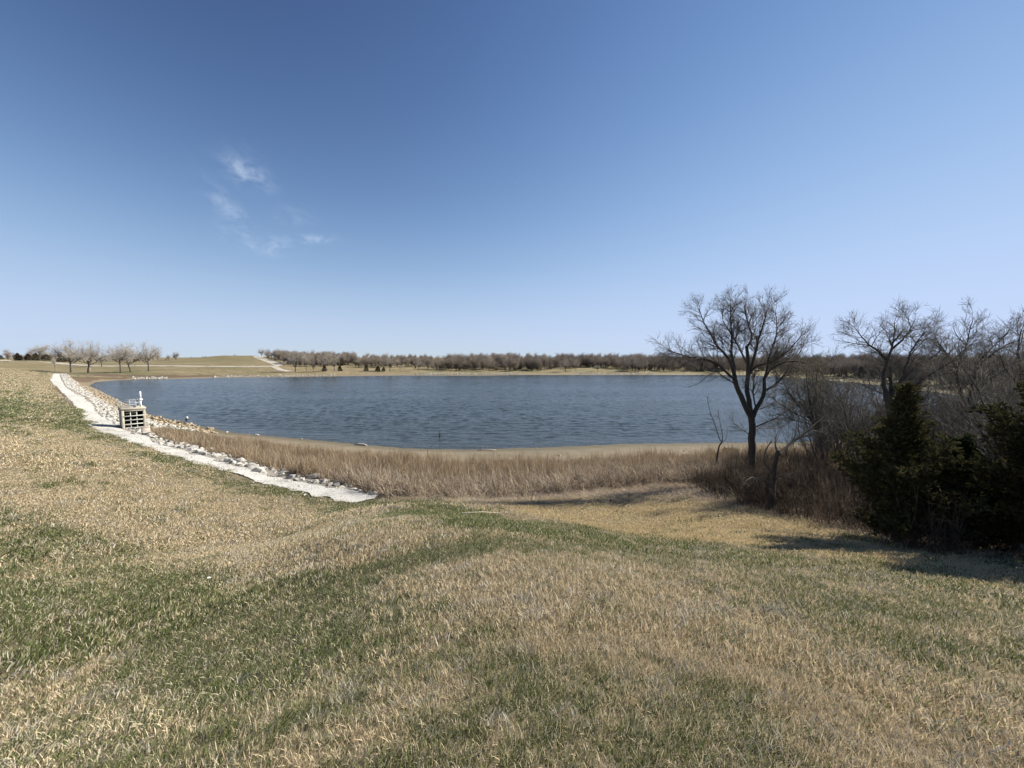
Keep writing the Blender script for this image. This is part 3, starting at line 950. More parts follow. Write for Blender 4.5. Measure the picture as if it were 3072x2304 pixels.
def turf():
    rings = [  # r0, r1, tufts per m2, radius, blades, length, width
        (0.9, 3.2, 420, 0.085, 56, (0.028, 0.075), 0.0036),
        (3.2, 7.5, 150, 0.15, 70, (0.032, 0.085), 0.0058),
        (7.5, 16, 46, 0.27, 84, (0.04, 0.10), 0.0105),
        (16, 36, 13, 0.50, 96, (0.05, 0.12), 0.021),
        (36, 80, 4.2, 0.85, 96, (0.06, 0.13), 0.042),
        (80, 330, 0.8, 2.0, 120, (0.08, 0.16), 0.10)]
    half = math.radians(66)
    for k, (r0, r1, dens, rad, nb, (l0, l1), w) in enumerate(rings):
        n = int(dens * half * (r1 * r1 - r0 * r0))
        r = np.sqrt(rng.uniform(r0 * r0, r1 * r1, n))
        t = rng.uniform(-half, half, n)
        if k >= 5:
            t = rng.uniform(-half, math.radians(-44), n)
        x, y = r * np.sin(t), r * np.cos(t)
        ok = (sdf(x, y, PATHPOLY) > rad * 0.55 + 0.35 * (vnoise(x * 2, y * 2, 5) - 0.5)) & (sdf(x, y, LITTER) > -0.3) & (sdf(x, y, RIP) > 0.1) & (sdf(x, y, LAKE) > 3)
        ok &= (sdf(x, y, BEACH) > 0.5) & ~((sdf(x, y, LAKE) < 14) & (x < -12))
        if k >= 4:
            ok &= (x < 12)
        if k >= 5:
            ok &= dist_line(x, y, PLO) < 60
        x, y = x[ok], y[ok]
        # two small bare patches of soil
        bp = gp([(240, 1885), (420, 1857), (660, 1838), (870, 1800)])
        for q, sz in zip(bp, (0.16, 0.10, 0.12, 0.12)):
            o2 = (np.hypot(x - q[0], (y - q[1]) * 1.2) > sz)
            x, y = x[o2], y[o2]
        g = green_at(x, y)
        # swale grass lies flatter and is more golden
        u = rng.uniform(0, 1, len(x))
        gold = smooth(0.5, -0.5, sdf(x, y, GOLD))
        kind = np.where(u < 0.05 + 0.88 * smooth(0.08, 0.92, g), 0, np.where(rng.uniform(0, 1, len(x)) < 0.10, 2, 1))
        kind = np.where((kind != 0) & (rng.uniform(0, 1, len(x)) < gold), 3, kind)
        kind = np.where((kind == 0) & (rng.uniform(0, 1, len(x)) < gold * 0.5), 3, kind)
        z = ground(x, y)
        hs = 0.65 + 0.7 * fbm(x * 0.7, y * 0.7, 71, 3)
        hs = hs * (1 + 0.7 * (vnoise(dist_line(x, y, PLO) * 0.85, x * 0.02 + y * 0.02, 91) - 0.5) * smooth(-4, -22, x))
        for q, (nm, mk, ll, ln, flat) in enumerate([('green_grass', 'grass', 1.0, 0.6, 0), ('dry_grass', 'straw', 1.0, 0.6, 0), ('weathered_grass', 'greystraw', 1.25, 0.75, 0.1), ('golden_grass', 'goldstraw', 0.9, 0.9, 0.8)]):
            s = kind == q
            if s.sum() < 5:
                continue
            key = nm + '_tuft_%d' % k
            c = tuft_collection(key, M[mk], [dict(n=nb, rad=rad, lmin=l0 * ll, lmax=l1 * ll, w=w, lean=ln, flat=flat, droop=0.3) for _ in range(5)])
            dist = ['underfoot', 'a few steps down the slope', 'half way down the slope', 'low on the dam slope', 'far along the dam', 'at the far end of the dam'][k]
            lab = {'green_grass': 'fresh green grass blades growing ', 'dry_grass': 'dry straw coloured grass growing ', 'weathered_grass': 'grey weathered dead grass blades ', 'golden_grass': 'flattened golden thatch '}[nm] + dist
            pz = np.stack([x[s], y[s], z[s]], 1)
            scatter(nm, pz, c, 5, rng.uniform(-0.5, 0.5, s.sum()), np.stack([np.ones(s.sum()), np.ones(s.sum()), hs[s]], 1) * rng.uniform(0.8, 1.2, (s.sum(), 1)), lab, 'grass')


GOLD = gp([(1480, 1512), (1700, 1494), (2000, 1496), (2300, 1540), (2600, 1610), (3072, 1720), (3072, 1800), (2600, 1690), (2200, 1640), (1900, 1620), (1700, 1570), (1560, 1545)])
turf()


def reeds():
    # rusty standing reeds, bleached bent reeds along the front edge, brush of the wood edge
    X0, Y0 = REED.min(0)[:2], REED.max(0)[:2]
    n = int(5.2 * np.prod(Y0 - X0))
    x, y = rng.uniform(X0[0], Y0[0], n), rng.uniform(X0[1], Y0[1], n)
    sd = sdf(x, y, REED)
    ok = (sd < 0.2) & (sdf(x, y, PATHPOLY) > 0.6) & (vnoise(x * .5, y * .5, 77) + rng.uniform(0, .6, n) > 0.33)
    x, y = x[ok], y[ok]
    z = ground(x, y)
    front = gp([(1100, 1470), (1250, 1490), (1400, 1496), (1700, 1476), (1900, 1455), (2100, 1448)])
    df = dist_line(x, y, front)
    pale = rng.uniform(0, 1, len(x)) < (0.80 * smooth(9, 2, df) + 0.12)
    h = (0.55 + 1.0 * fbm(x * 0.3, y * 0.3, 41, 3)) * rng.uniform(.55, 1.3, len(x))
    h *= np.where(x < -20, 0.8, 1.0)
    c1 = tuft_collection('reed_clump', M['reed'], [dict(n=46, rad=0.42, lmin=0.6, lmax=1.5, w=0.018, lean=0.16, bias=(0.3, 0.2), droop=0.2) for _ in range(6)])
    c2 = tuft_collection('bent_reed_clump', M['palereed'], [dict(n=30, rad=0.5, lmin=0.5, lmax=1.7, w=0.028, lean=0.65, bias=(0.2, -0.3), droop=1.0) for _ in range(6)])
    for s, c, nm, lab in ((~pale, c1, 'dry_reeds', 'dense rusty brown reeds between the stones and the beach'), (pale, c2, 'bent_reeds', 'bleached broken reeds leaning over the near edge of the reed bed')):
        m = s.sum()
        scatter(nm, np.stack([x[s], y[s], z[s]], 1), c, 6, rng.uniform(0, 6.28, m), np.stack([np.ones(m), np.ones(m), h[s]], 1) * rng.uniform(0.75, 1.2, (m, 1)), lab, 'reeds')
    # flattened stalks along the foot of the bed
    P = gp([(u, 1478 + 22 * ((u - 1140) / 400 if u < 1540 else 1 - (u - 1540) / 900) + dv) for u in range(1140, 2250, 3) for dv in rng.normal(2, 12, 2)])
    c3 = tuft_collection('flattened_stalk_clump', M['palereed'], [dict(n=9, rad=0.35, lmin=0.7, lmax=1.5, w=0.018, lean=2.5, bias=(0.1, -0.2), droop=0.9, flat=2.0) for _ in range(4)])
    scatter('flattened_stalks', P + np.array([0, 0, .03]), c3, 4, rng.uniform(0, 6.28, len(P)), rng.uniform(0.6, 1.2, len(P)), 'flattened dead stalks matted along the foot of the reed bed', 'reeds')
    X0, Y0 = LITTER.min(0)[:2], LITTER.max(0)[:2]
    n = int(16 * (Y0[0] + 14) * (46 - X0[1]))
    x, y = rng.uniform(-14, Y0[0], n), rng.uniform(X0[1], 46, n)
    ok = (sdf(x, y, LITTER) < 0.5) & (sdf(x, y, REED) > -0.4) & (sdf(x, y, PATHPOLY) > 0.5) & (np.abs(np.arctan2(x, y)) < 1.1)
    x, y = x[ok], y[ok]
    z = ground(x, y)
    kd = rng.uniform(0, 1, len(x)) < 0.35
    for q, (sel, mk) in enumerate(((kd, 'palereed'), (~kd, 'reed'))):
        c5 = tuft_collection('matted_thatch_%d' % q, M[mk], [dict(n=34, rad=0.3, lmin=0.12, lmax=0.42, w=0.011, lean=1.4, bias=(0.1, -0.2), droop=0.9, flat=1.0) for _ in range(5)])
        m = sel.sum()
        scatter('matted_thatch', np.stack([x[sel], y[sel], z[sel]], 1), c5, 5, rng.uniform(0, 6.28, m), rng.uniform(0.6, 1.25, m), ('bleached', 'brown')[q] + ' matted thatch lying between the reed bed and the mown grass', 'thatch')
    # sparse upright weeds on the beach edge
    P = gp([(u, rng.uniform(1362, 1392)) for u in rng.uniform(1250, 2150, 220)])
    c4 = tuft_collection('beach_weed', M['reed'], [dict(n=5, rad=0.2, lmin=0.3, lmax=0.9, w=0.012, lean=0.15, droop=0.2) for _ in range(4)])
    scatter('beach_weeds', P, c4, 4, rng.uniform(0, 6.28, len(P)), rng.uniform(0.6, 1.2, len(P)), 'thin dead weeds sprouting on the mud beach', 'weeds')


reeds()


# ------------------------------------------------------------------ stones
def rock_mesh(name, mat, seed, fl=0.6):
    import bmesh
    g = np.random.default_rng(seed)
    bm = bmesh.new()
    for _ in range(17):
        v = g.normal(0, 1, 3)
        v /= np.linalg.norm(v)
        v *= g.uniform(0.75, 1.0)
        bm.verts.new((v[0] * 0.5, v[1] * 0.5 * 0.8, v[2] * 0.5 * fl))
    r = bmesh.ops.convex_hull(bm, input=bm.verts)
    bmesh.ops.delete(bm, geom=[e for e in r['geom_interior'] if isinstance(e, bmesh.types.BMVert)], context='VERTS')
    me = bpy.data.meshes.new(name)
    bm.to_mesh(me)
    bm.free()
    me.materials.append(mat)
    return me


ROCKS = {k: [rock_mesh(k + '_rock', M[k], 100 + i + (50 if k == 'tanstone' else 0)) for i in range(8)] for k in ('stone', 'tanstone')}


def join_rocks(name, rocks, mat, parent=None):
    V, T, n = [], [], 0
    for me, p, e, s in rocks:
        mv = np.empty(len(me.vertices) * 3, np.float32)
        me.vertices.foreach_get('co', mv)
        mv = mv.reshape(-1, 3) * np.asarray(s)
        Rm = np.array(Matrix.Rotation(e[2], 3, 'Z') @ Matrix.Rotation(e[0], 3, 'X'))
        mv = mv @ Rm.T + np.asarray(p)
        me.calc_loop_triangles()
        tr = np.empty(len(me.loop_triangles) * 3, np.int32)
        me.loop_triangles.foreach_get('vertices', tr)
        V.append(mv)
        T.append(tr.reshape(-1, 3) + n)
        n += len(mv)
    return obj(name, np_mesh(name, np.concatenate(V), None, np.concatenate(T), mat), parent)


def riprap():
    root = empty('riprap_bank', (0, 0, 0))
    tag(root, 'loose limestone riprap between the gravel path and the lake', 'riprap', kind='structure')
    bed = drape('stone_bedding', PHI, RIPBED[14:][::-1], M['bedding'], 0.03, None, None, 260, 8, 0.1)
    bed.parent = root
    del bed['kind']
    X0, Y0 = RIP.min(0)[:2], RIP.max(0)[:2]
    # poisson-like packing, bigger stones along the path edge
    n = 130000
    x, y = rng.uniform(X0[0], Y0[0], n), rng.uniform(X0[1], Y0[1], n)
    ok = sdf(x, y, RIP) < 0
    x, y = x[ok], y[ok]
    dp = dist_line(x, y, PHI)
    size = np.clip(rng.lognormal(-0.45, 0.28, len(x)), 0.35, 1.25)
    order = np.argsort(-size * rng.uniform(0.6, 1, len(x)))
    cell, out = {}, []
    for i in order:
        a, b, s = x[i], y[i], size[i]
        ci, cj = int(a // 1.3), int(b // 1.3)
        bad = False
        for p in range(ci - 1, ci + 2):
            for q in range(cj - 1, cj + 2):
                for (a2, b2, s2) in cell.get((p, q), ()):
                    if (a - a2) ** 2 + (b - b2) ** 2 < (0.36 * (s + s2)) ** 2:
                        bad = True
        if bad:
            continue
        cell.setdefault((ci, cj), []).append((a, b, s))
        out.append(i)
        if len(out) > 9000:
            break
    out = np.array(out)
    x, y, size, dp = x[out], y[out], size[out], dp[out]
    z = ground(x, y)
    dist = np.sqrt(x * x + y * y)
    app = size / dist
    sdl = sdf(x, y, LAKE)
    tan_ = (smooth(5.5, 3.0, sdl + 2.0 * (fbm(x * .3, y * .3, 61) - .5)) > rng.uniform(0, 1, len(x)))
    order = np.argsort(-app)
    rest = {'stone': [], 'tanstone': []}
    for rank, i in enumerate(order):
        k = 'tanstone' if tan_[i] else 'stone'
        me = ROCKS[k][rng.integers(0, 8)]
        s = size[i] * np.array([rng.uniform(0.9, 1.25), rng.uniform(0.8, 1.1), rng.uniform(0.7, 1.15)])
        e = (rng.normal(0, 0.3), rng.normal(0, 0.3), rng.uniform(0, 6.28))
        p = (x[i], y[i], z[i] + 0.14 * size[i])
        if rank < 300:
            obj('stone', me, root, p, e, tuple(s))
        else:
            rest[k].append((me, p, e, s))
    for k, nm in (('stone', 'white_stone_rubble'), ('tanstone', 'tan_stone_rubble')):
        o = join_rocks(nm, rest[k], M[k], root)
        o['kind'] = 'stuff'


riprap()


def loose_gravel():
    c = bpy.data.collections.new('gravel_chip')
    for me in ROCKS['stone'][:4]:
        c.objects.link(bpy.data.objects.new('gravel_chip', me))
    n = 60000
    a, b = PATHPOLY.min(0)[:2], PATHPOLY.max(0)[:2]
    x, y = rng.uniform(max(a[0], -110), b[0], n), rng.uniform(a[1], min(b[1], 100), n)
    sd = sdf(x, y, PATHPOLY)
    ok = (sd < 0.1) | ((sd < 0.9) & (rng.uniform(0, 1, n) < 0.35))
    x, y = x[ok], y[ok]
    m = len(x)
    scatter('loose_gravel', np.stack([x, y, ground(x, y) + .07], 1), c, 4, rng.uniform(0, 6.28, m), rng.lognormal(-2.2, .45, m), 'loose crushed limestone strewn over the white path', 'gravel')


loose_gravel()


def far_riprap():
    rocks = []
    segs = [((395, 1137.5), (500, 1136.5), 120), ((640, 1132.5), (1010, 1128), 170), ((1245, 1124.5), (1560, 1123.5), 330), ((1740, 1122.5), (1960, 1124), 150)]
    for a, b, n in segs:
        t = rng.uniform(0, 1, n)
        P = gp(np.stack([a[0] + (b[0] - a[0]) * t, a[1] + (b[1] - a[1]) * t - np.abs(rng.normal(0, 2.2, n))], 1))
        for p in P:
            s = rng.uniform(0.7, 1.6)
            rocks.append((ROCKS['stone'][rng.integers(0, 8)], p + [0, 0, .15], (rng.normal(0, .3), 0, rng.uniform(0, 6.28)), (s, s, s)))
    o = join_rocks('shore_stones', rocks, M['stone'])
    tag(o, 'pale stones armouring the far bank of the lake', 'stones', kind='stuff')


far_riprap()


# ------------------------------------------------------------------ bare trees
def grow(segs, p, d, L, r, lvl, prm, g):
    """one branch and everything that springs from it; segs[lvl] collects (points, radii)"""
    mx = prm['levels']
    n = max(3, int(round(L / prm['seg'][lvl])))
    n = min(n, 9)
    P = [np.array(p, float)]
    D = np.array(d, float)
    D /= np.linalg.norm(D)
    for i in range(n):
        D = D + g.normal(0, prm['wob'][lvl], 3) + np.array([0, 0, prm['trop'][lvl]])
        D /= np.linalg.norm(D)
        P.append(P[-1] + D * (L / n))
    P = np.array(P)
    R = r * (1 - np.linspace(0, 1, n + 1) * (1 - prm['taper']))
    branch(segs, P, R, lvl, prm, g)


def branch(segs, P, R, lvl, prm, g, t0=None):
    segs.setdefault(lvl, []).append((P, R))
    if lvl >= prm['levels']:
        return
    S = np.concatenate([[0], np.cumsum(np.linalg.norm(P[1:] - P[:-1], axis=1))])
    L = S[-1]
    nc = max(2, int(L * prm['dens'][lvl] + g.uniform(0, 1)))
    t0 = prm['start'][lvl] if t0 is None else t0
    for t in np.append(np.sort(g.uniform(t0, 1, nc)), 1.0):
        s = t * L
        i = min(np.searchsorted(S, s, side='right') - 1, len(P) - 2)
        f = (s - S[i]) / (S[i + 1] - S[i] + 1e-9)
        q = P[i] * (1 - f) + P[i + 1] * f
        rr = R[i] * (1 - f) + R[i + 1] * f
        T = P[i + 1] - P[i]
        T = T / np.linalg.norm(T)
        ang = g.uniform(*prm['ang'])
        if t == 1.0:
            ang *= 0.35
        a = np.cross(T, g.normal(0, 1, 3))
        a /= np.linalg.norm(a) + 1e-9
        D = T * math.cos(ang) + a * math.sin(ang)
        D[1] *= 0.9
        cl = prm['len'][lvl] * g.uniform(0.55, 1.25) * (1.15 - 0.5 * t)
        grow(segs, q, D, cl, max(min(rr * 0.62, prm['rad'][lvl]), prm['rmin']), lvl + 1, prm, g)


def tree_meshes(segs, name, mb, mt, split=2):
    """trunk (levels below split) and crown meshes"""
    out = []
    for part, lv, mat in (('trunk', [l for l in segs if l < split], mb), ('crown', [l for l in segs if l >= split], mt)):
        b = MB()
        for l in lv:
            k = (8, 6, 5, 3, 3, 3)[l]
            for P, R in segs[l]:
                V, Q, _ = tube(P, R, k)
                b.add(V, Q)
        out.append(b.mesh(part, mat, True))
    return out


def limb(px, y0, dy=0.0, n_sub=2):
    """limb drawn on the photo, at distance y0 running back by dy"""
    n = len(px)
    P = np.array([at_y(u, v, y0 + dy * i / max(1, n - 1)) for i, (u, v) in enumerate(px)])
    # smooth resample
    q = np.linspace(0, n - 1, (n - 1) * n_sub + 1)
    out = np.stack([np.interp(q, np.arange(n), P[:, k]) for k in range(3)], 1)
    for _ in range(1):
        out[1:-1] = 0.5 * out[1:-1] + 0.25 * (out[2:] + out[:-2])
    return out


def place_tree(name, root_loc, meshes, label, cat='tree', group=None, rz=0, sc=(1, 1, 1), world=False):
    o = empty(name, root_loc, rz)
    o.scale = sc
    tag(o, label, cat, group)
    for nm, me in zip(('trunk', 'crown'), meshes):
        c = obj(nm, me, o)
        if world:
            c.location = -Vector(root_loc)
    return o


NEAR = dict(levels=4, seg=[.8, .55, .4, .3, .22], wob=[.10, .12, .14, .16, .18], trop=[.02, .05, .05, .04, .03], taper=0.3, dens=[1.3, 2.4, 3.8, 5.0], start=[.25, .18, .15, .1], ang=(0.45, 0.95),
            len=[2.6, 1.7, 1.0, 0.55], rad=[.06, .03, .014, .009], rmin=0.0055)


def Z5(pts):      # points read off an enlarged view of the big tree
    return [(1900 + x / 2.37, 860 + y / 2.37) for x, y in pts]


def Z6(pts):
    return [(2450 + x / 1.929, 900 + y / 1.929) for x, y in pts]


def hand_tree(name, y0, limbs, label, prm, seed, mats, base_px, group=None):
    g = np.random.default_rng(seed)
    segs = {}
    for px, r0, r1, dy, off, lvl in limbs:
        P = limb(px, y0 + off, dy)
        P[1:-1] += g.normal(0, 0.02, P[1:-1].shape)
        R = np.linspace(r0, r1, len(P))
        if lvl == 0:
            segs.setdefault(0, []).append((P, R))
        else:
            branch(segs, P, R, lvl, prm, g)
    b = at_y(base_px[0], base_px[1], y0)
    b[2] = ground([b[0]], [b[1]])[0]
    # carry the first trunk down into the soil
    P, R = segs[0][0]
    foot = np.array([[b[0], b[1], b[2] - 0.3], [b[0], b[1], b[2] + 0.15]])
    segs[0][0] = (np.concatenate([foot, P]), np.concatenate([[R[0] * 1.5, R[0] * 1.2], R]))
    tm = tree_meshes(segs, name, mats[0], mats[1])
    return place_tree(name, tuple(b), tm, label, 'tree', group, world=True)


def gy(u, v):
    return gp([(u, v)])[0]


def main_tree():
    y0 = gy(2258, 1442)[1]
    L = [
        (Z5([(845, 1330), (845, 1200), (845, 1080), (848, 970), (835, 905)]), .26, .21, 0, 0, 0),
        (Z5([(840, 930), (800, 850), (760, 770), (727, 690), (718, 630)]), .19, .15, -.3, 0, 0),
        (Z5([(722, 650), (690, 640), (640, 590), (590, 545), (510, 510), (400, 502), (320, 482), (235, 440)]), .10, .025, -1.2, -.3, 1),
        (Z5([(718, 630), (700, 545), (640, 470), (580, 400), (545, 330), (500, 250), (470, 160)]), .12, .025, .8, -.3, 1),
        (Z5([(722, 640), (716, 560), (690, 460), (700, 350), (690, 240), (690, 120)]), .12, .022, 1.5, -.3, 1),
        (Z5([(835, 910), (815, 800), (808, 690), (820, 600), (815, 490), (805, 420)]), .17, .10, .5, 0, 0),
        (Z5([(805, 430), (850, 380), (830, 290), (790, 190), (800, 110)]), .09, .02, .8, .5, 1),
        (Z5([(818, 560), (750, 430), (690, 330), (640, 250), (620, 150)]), .07, .018, 2.0, .5, 1),
        (Z5([(830, 620), (870, 430), (905, 330), (930, 240), (960, 150)]), .10, .02, -1.4, .3, 1),
        (Z5([(850, 930), (905, 810), (935, 735), (930, 650)]), .15, .10, -.2, 0, 0),
        (Z5([(930, 660), (970, 590), (1050, 545), (1130, 530), (1215, 545)]), .07, .02, -1.5, -.2, 1),
        (Z5([(933, 650), (960, 520), (1000, 400), (1030, 300), (1010, 180)]), .09, .02, 1.0, -.2, 1),
        (Z5([(935, 740), (1000, 705), (1060, 650), (1110, 560), (1180, 480), (1215, 390)]), .08, .02, 1.8, -.2, 1),
        (Z5([(838, 600), (900, 550), (1000, 535), (1100, 460), (1180, 370)]), .08, .02, -2.0, .4, 1),
        (Z5([(870, 860), (850, 740), (855, 640), (880, 560)]), .06, .03, 1.4, 0.2, 1),
        (Z5([(860, 1000), (940, 960), (1040, 930), (1130, 850)]), .05, .015, -1, 0, 2),
        (Z5([(840, 1060), (770, 1010), (720, 980), (690, 930)]), .03, .01, 1, 0, 2),
        (Z5([(850, 1020), (920, 1000), (1000, 1010)]), .03, .01, 1, 0, 2),
        (Z5([(850, 880), (940, 860), (1020, 830), (1100, 840)]), .04, .012, .5, 0, 2),
        (Z5([(720, 690), (640, 640), (580, 590), (545, 605)]), .05, .015, -.8, -.2, 2),
        (Z5([(590, 600), (520, 640), (470, 690), (400, 710)]), .03, .008, -.5, -.6, 3),
    ]
    prm = dict(NEAR, dens=[1.3, 4.2, 7.4, 8.5], len=[2.0, 1.4, 0.85, 0.45], trop=[.02, .05, .06, .05, .04], rmin=0.0068)
    hand_tree('bare_tree', y0, L, 'tall bare tree with forked dark trunk and fan shaped crown above the reeds', prm, 11, (M['bark'], M['twig']), (2257, 1442))


main_tree()


def side_trees():
    # small dead sapling left of the big tree
    y0 = gy(2148, 1418)[1]
    prm = dict(NEAR, len=[1.2, .8, .5, .3], dens=[.8, 2.0, 3.5, 5.0])
    hand_tree('sapling', y0, [
        (Z5([(585, 1345), (590, 1270), (598, 1160), (630, 1105)]), .075, .055, 0, 0, 0),
        (Z5([(630, 1105), (605, 1060), (580, 980), (550, 900), (530, 830), (530, 780)]), .045, .012, .3, 0, 2),
        (Z5([(632, 1100), (630, 1020), (610, 950), (605, 880)]), .035, .01, -.3, 0, 2),
        (Z5([(632, 1105), (665, 1080), (670, 1040), (660, 980)]), .03, .01, .2, 0, 3)],
        'thin crooked sapling standing left of the tall forked tree', prm, 5, (M['bark'], M['twig']), (2147, 1418))
    # leaning dark tree
    y0 = gy(2315, 1525)[1]
    prm = dict(NEAR, len=[1.6, 1.2, .8, .45], dens=[1, 2.2, 3.6, 4.2])
    hand_tree('leaning_tree', y0, [
        (Z5([(980, 1560), (990, 1440), (1000, 1330), (1015, 1230), (1030, 1170)]), .15, .09, 0, 0, 0),
        (Z5([(1040, 1190), (1090, 1140), (1180, 1070), (1270, 1000), (1330, 950), (1400, 860)]), .075, .015, 1.5, 0, 1),
        (Z5([(1000, 1330), (960, 1290), (920, 1240), (940, 1160), (980, 1100)]), .07, .02, -.5, 0, 2),
        (Z5([(985, 1430), (930, 1380), (870, 1340), (800, 1380)]), .05, .015, -.8, 0, 2),
        (Z5([(1000, 1380), (1080, 1310), (1120, 1360), (1160, 1430)]), .05, .012, -.5, 0, 2),
        (Z5([(1030, 1170), (1010, 1120), (1020, 1050)]), .06, .02, .5, 0, 2)],
        'broken dark leaning tree at the edge of the brush beside the tall forked tree', prm, 6, (M['bark'], M['twig']), (2313, 1520))
    # budding olive tree behind
    y0 = gy(2478, 1392)[1]
    prm = dict(NEAR, len=[2.0, 1.5, .95, .5], dens=[1.5, 4.0, 6.8, 7.5], ang=(.5, 1.15))
    hand_tree('budding_tree', y0, [
        (Z5([(1370, 1260), (1350, 1160), (1320, 1060), (1290, 990)]), .20, .15, 0, 0, 0),
        (Z5([(1290, 990), (1220, 900), (1150, 820), (1090, 740), (1060, 660)]), .10, .025, 1, 0, 1),
        (Z5([(1295, 990), (1260, 860), (1240, 740), (1230, 620)]), .10, .025, -1, 0, 1),
        (Z5([(1300, 1000), (1340, 880), (1360, 760), (1350, 640)]), .10, .025, 1, 0, 1),
        (Z5([(1290, 990), (1180, 960), (1080, 930), (1000, 940)]), .07, .02, -1, 0, 1),
        (Z5([(1310, 1010), (1390, 940), (1450, 860), (1480, 760)]), .08, .02, .5, 0, 1),
        (Z5([(1280, 960), (1190, 840), (1160, 720), (1180, 600)]), .07, .02, 1.5, 0, 1),
        (Z5([(1300, 960), (1300, 800), (1300, 680), (1310, 580)]), .07, .02, -1.5, 0, 1),
        (Z5([(1290, 980), (1120, 880), (1010, 820), (960, 760)]), .06, .02, -.5, 0, 1)],
        'rounded olive brown budding tree just right of the tall forked tree', prm, 8, (M['bark'], M['olivetwig']), (2480, 1395))
    # tall tree behind the dark cedar
    y0 = 23.0
    prm = dict(NEAR, dens=[1.3, 4.2, 7.0, 8.0], len=[1.7, 1.35, .8, .45], trop=[.02, .05, .06, .05, .04], rmin=0.0068)
    hand_tree('bare_tree', y0, [
        (Z6([(440, 1000), (440, 800), (430, 650), (405, 540)]), .26, .17, 0, 0, 0),
        (Z6([(405, 545), (390, 500), (383, 430), (405, 350), (430, 290), (450, 230), (450, 130)]), .13, .02, .6, 0, 1),
        (Z6([(400, 345), (360, 300), (300, 260), (260, 210), (225, 165)]), .07, .015, -.6, .4, 1),
        (Z6([(430, 290), (490, 240), (540, 180), (570, 110)]), .07, .015, .8, .4, 1),
        (Z6([(425, 620), (430, 480), (425, 390)]), .11, .07, .5, 0, 1),
        (Z6([(430, 560), (480, 480), (520, 390), (540, 310), (590, 220), (640, 180)]), .09, .015, -.8, 0, 1),
        (Z6([(440, 520), (500, 450), (570, 395), (650, 345), (720, 290)]), .09, .02, .9, 0, 1),
        (Z6([(440, 660), (510, 570), (580, 490), (660, 430), (750, 370), (800, 350)]), .10, .02, -.6, 0, 1),
        (Z6([(440, 720), (540, 650), (620, 600), (720, 590)]), .07, .02, 1, 0, 2),
        (Z6([(405, 545), (340, 530), (270, 480), (190, 480)]), .05, .015, .5, 0, 2)],
        'tall bare tree rising behind the green cedar', prm, 21, (M['bark'], M['twig']), (2680, 1500))
    # open crowned tree further right
    y0 = 25.0
    prm = dict(NEAR, dens=[1.1, 3.6, 6.0, 7.0], len=[1.7, 1.35, .8, .45], trop=[.02, .05, .06, .05, .04], rmin=0.007)
    hand_tree('bare_tree', y0, [
        (Z6([(870, 960), (865, 820), (862, 700), (848, 610)]), .22, .15, 0, 0, 0),
        (Z6([(850, 615), (835, 540), (815, 470), (812, 400), (835, 330), (868, 270), (885, 190), (905, 110)]), .11, .015, .5, 0, 1),
        (Z6([(812, 400), (770, 330), (700, 250), (680, 190)]), .07, .012, -.8, .3, 1),
        (Z6([(868, 270), (820, 220), (790, 160)]), .04, .01, .4, .5, 2),
        (Z6([(865, 640), (885, 560), (910, 440), (925, 370), (990, 290), (1060, 230), (1125, 165)]), .10, .015, .8, 0, 1),
        (Z6([(915, 420), (980, 340), (1080, 270), (1180, 230)]), .06, .012, -1, .3, 1),
        (Z6([(865, 620), (940, 510), (1030, 440), (1110, 390), (1200, 340)]), .08, .02, -.6, 0, 1),
        (Z6([(815, 420), (720, 430), (640, 440)]), .045, .012, 1, .3, 2),
        (Z6([(870, 660), (940, 650), (1020, 630)]), .04, .012, .6, 0, 2)],
        'open crowned bare tree with a low fork, second from the right edge', prm, 33, (M['bark'], M['twig']), (2905, 1480))
    y0 = 21.0
    hand_tree('bare_tree', y0, [
        (Z6([(1230, 1000), (1225, 800), (1215, 650), (1200, 520)]), .2, .12, 0, 0, 0),
        (Z6([(1200, 520), (1180, 420), (1160, 320), (1170, 220), (1200, 140)]), .09, .015, .5, 0, 1),
        (Z6([(1200, 540), (1120, 440), (1070, 350), (1040, 290)]), .07, .012, -.6, 0, 1),
        (Z6([(1205, 560), (1270, 450), (1300, 330), (1310, 200)]), .08, .012, .6, 0, 1)],
        'bare tree cut off by the right edge, behind the bronze cedar', prm, 37, (M['bark'], M['twig']), (3086, 1500))


side_trees()


def shrub_meshes(seed, h, spread, nst, mat, fine=True):
    g = np.random.default_rng(seed)
    prm = dict(NEAR, levels=4 if fine else 3, len=[.8, 1.0 * h / 3, .65 * h / 3, .4 * h / 3], dens=[1, 2.8, 4.4, 4.4], trop=[.04] * 5, ang=(.35, .8), rad=[.02, .012, .008, .006], rmin=.005)
    segs = {}
    for i in range(nst):
        a = g.uniform(0, 6.28)
        tl = g.uniform(0.1, spread)
        P = [np.array([math.cos(a) * .15, math.sin(a) * .15, -0.15])]
        D = np.array([math.cos(a) * tl, math.sin(a) * tl, 1.0])
        n = 7
        L = h * g.uniform(.6, 1.0)
        for k in range(n):
            D = D + g.normal(0, .13, 3) + [0, 0, .06]
            D /= np.linalg.norm(D)
            P.append(P[-1] + D * L / n)
        branch(segs, np.array(P), np.linspace(.035, .008, n + 1), 1, prm, g, 0.2)
    return tree_meshes(segs, 'shrub', M['bark'], mat)


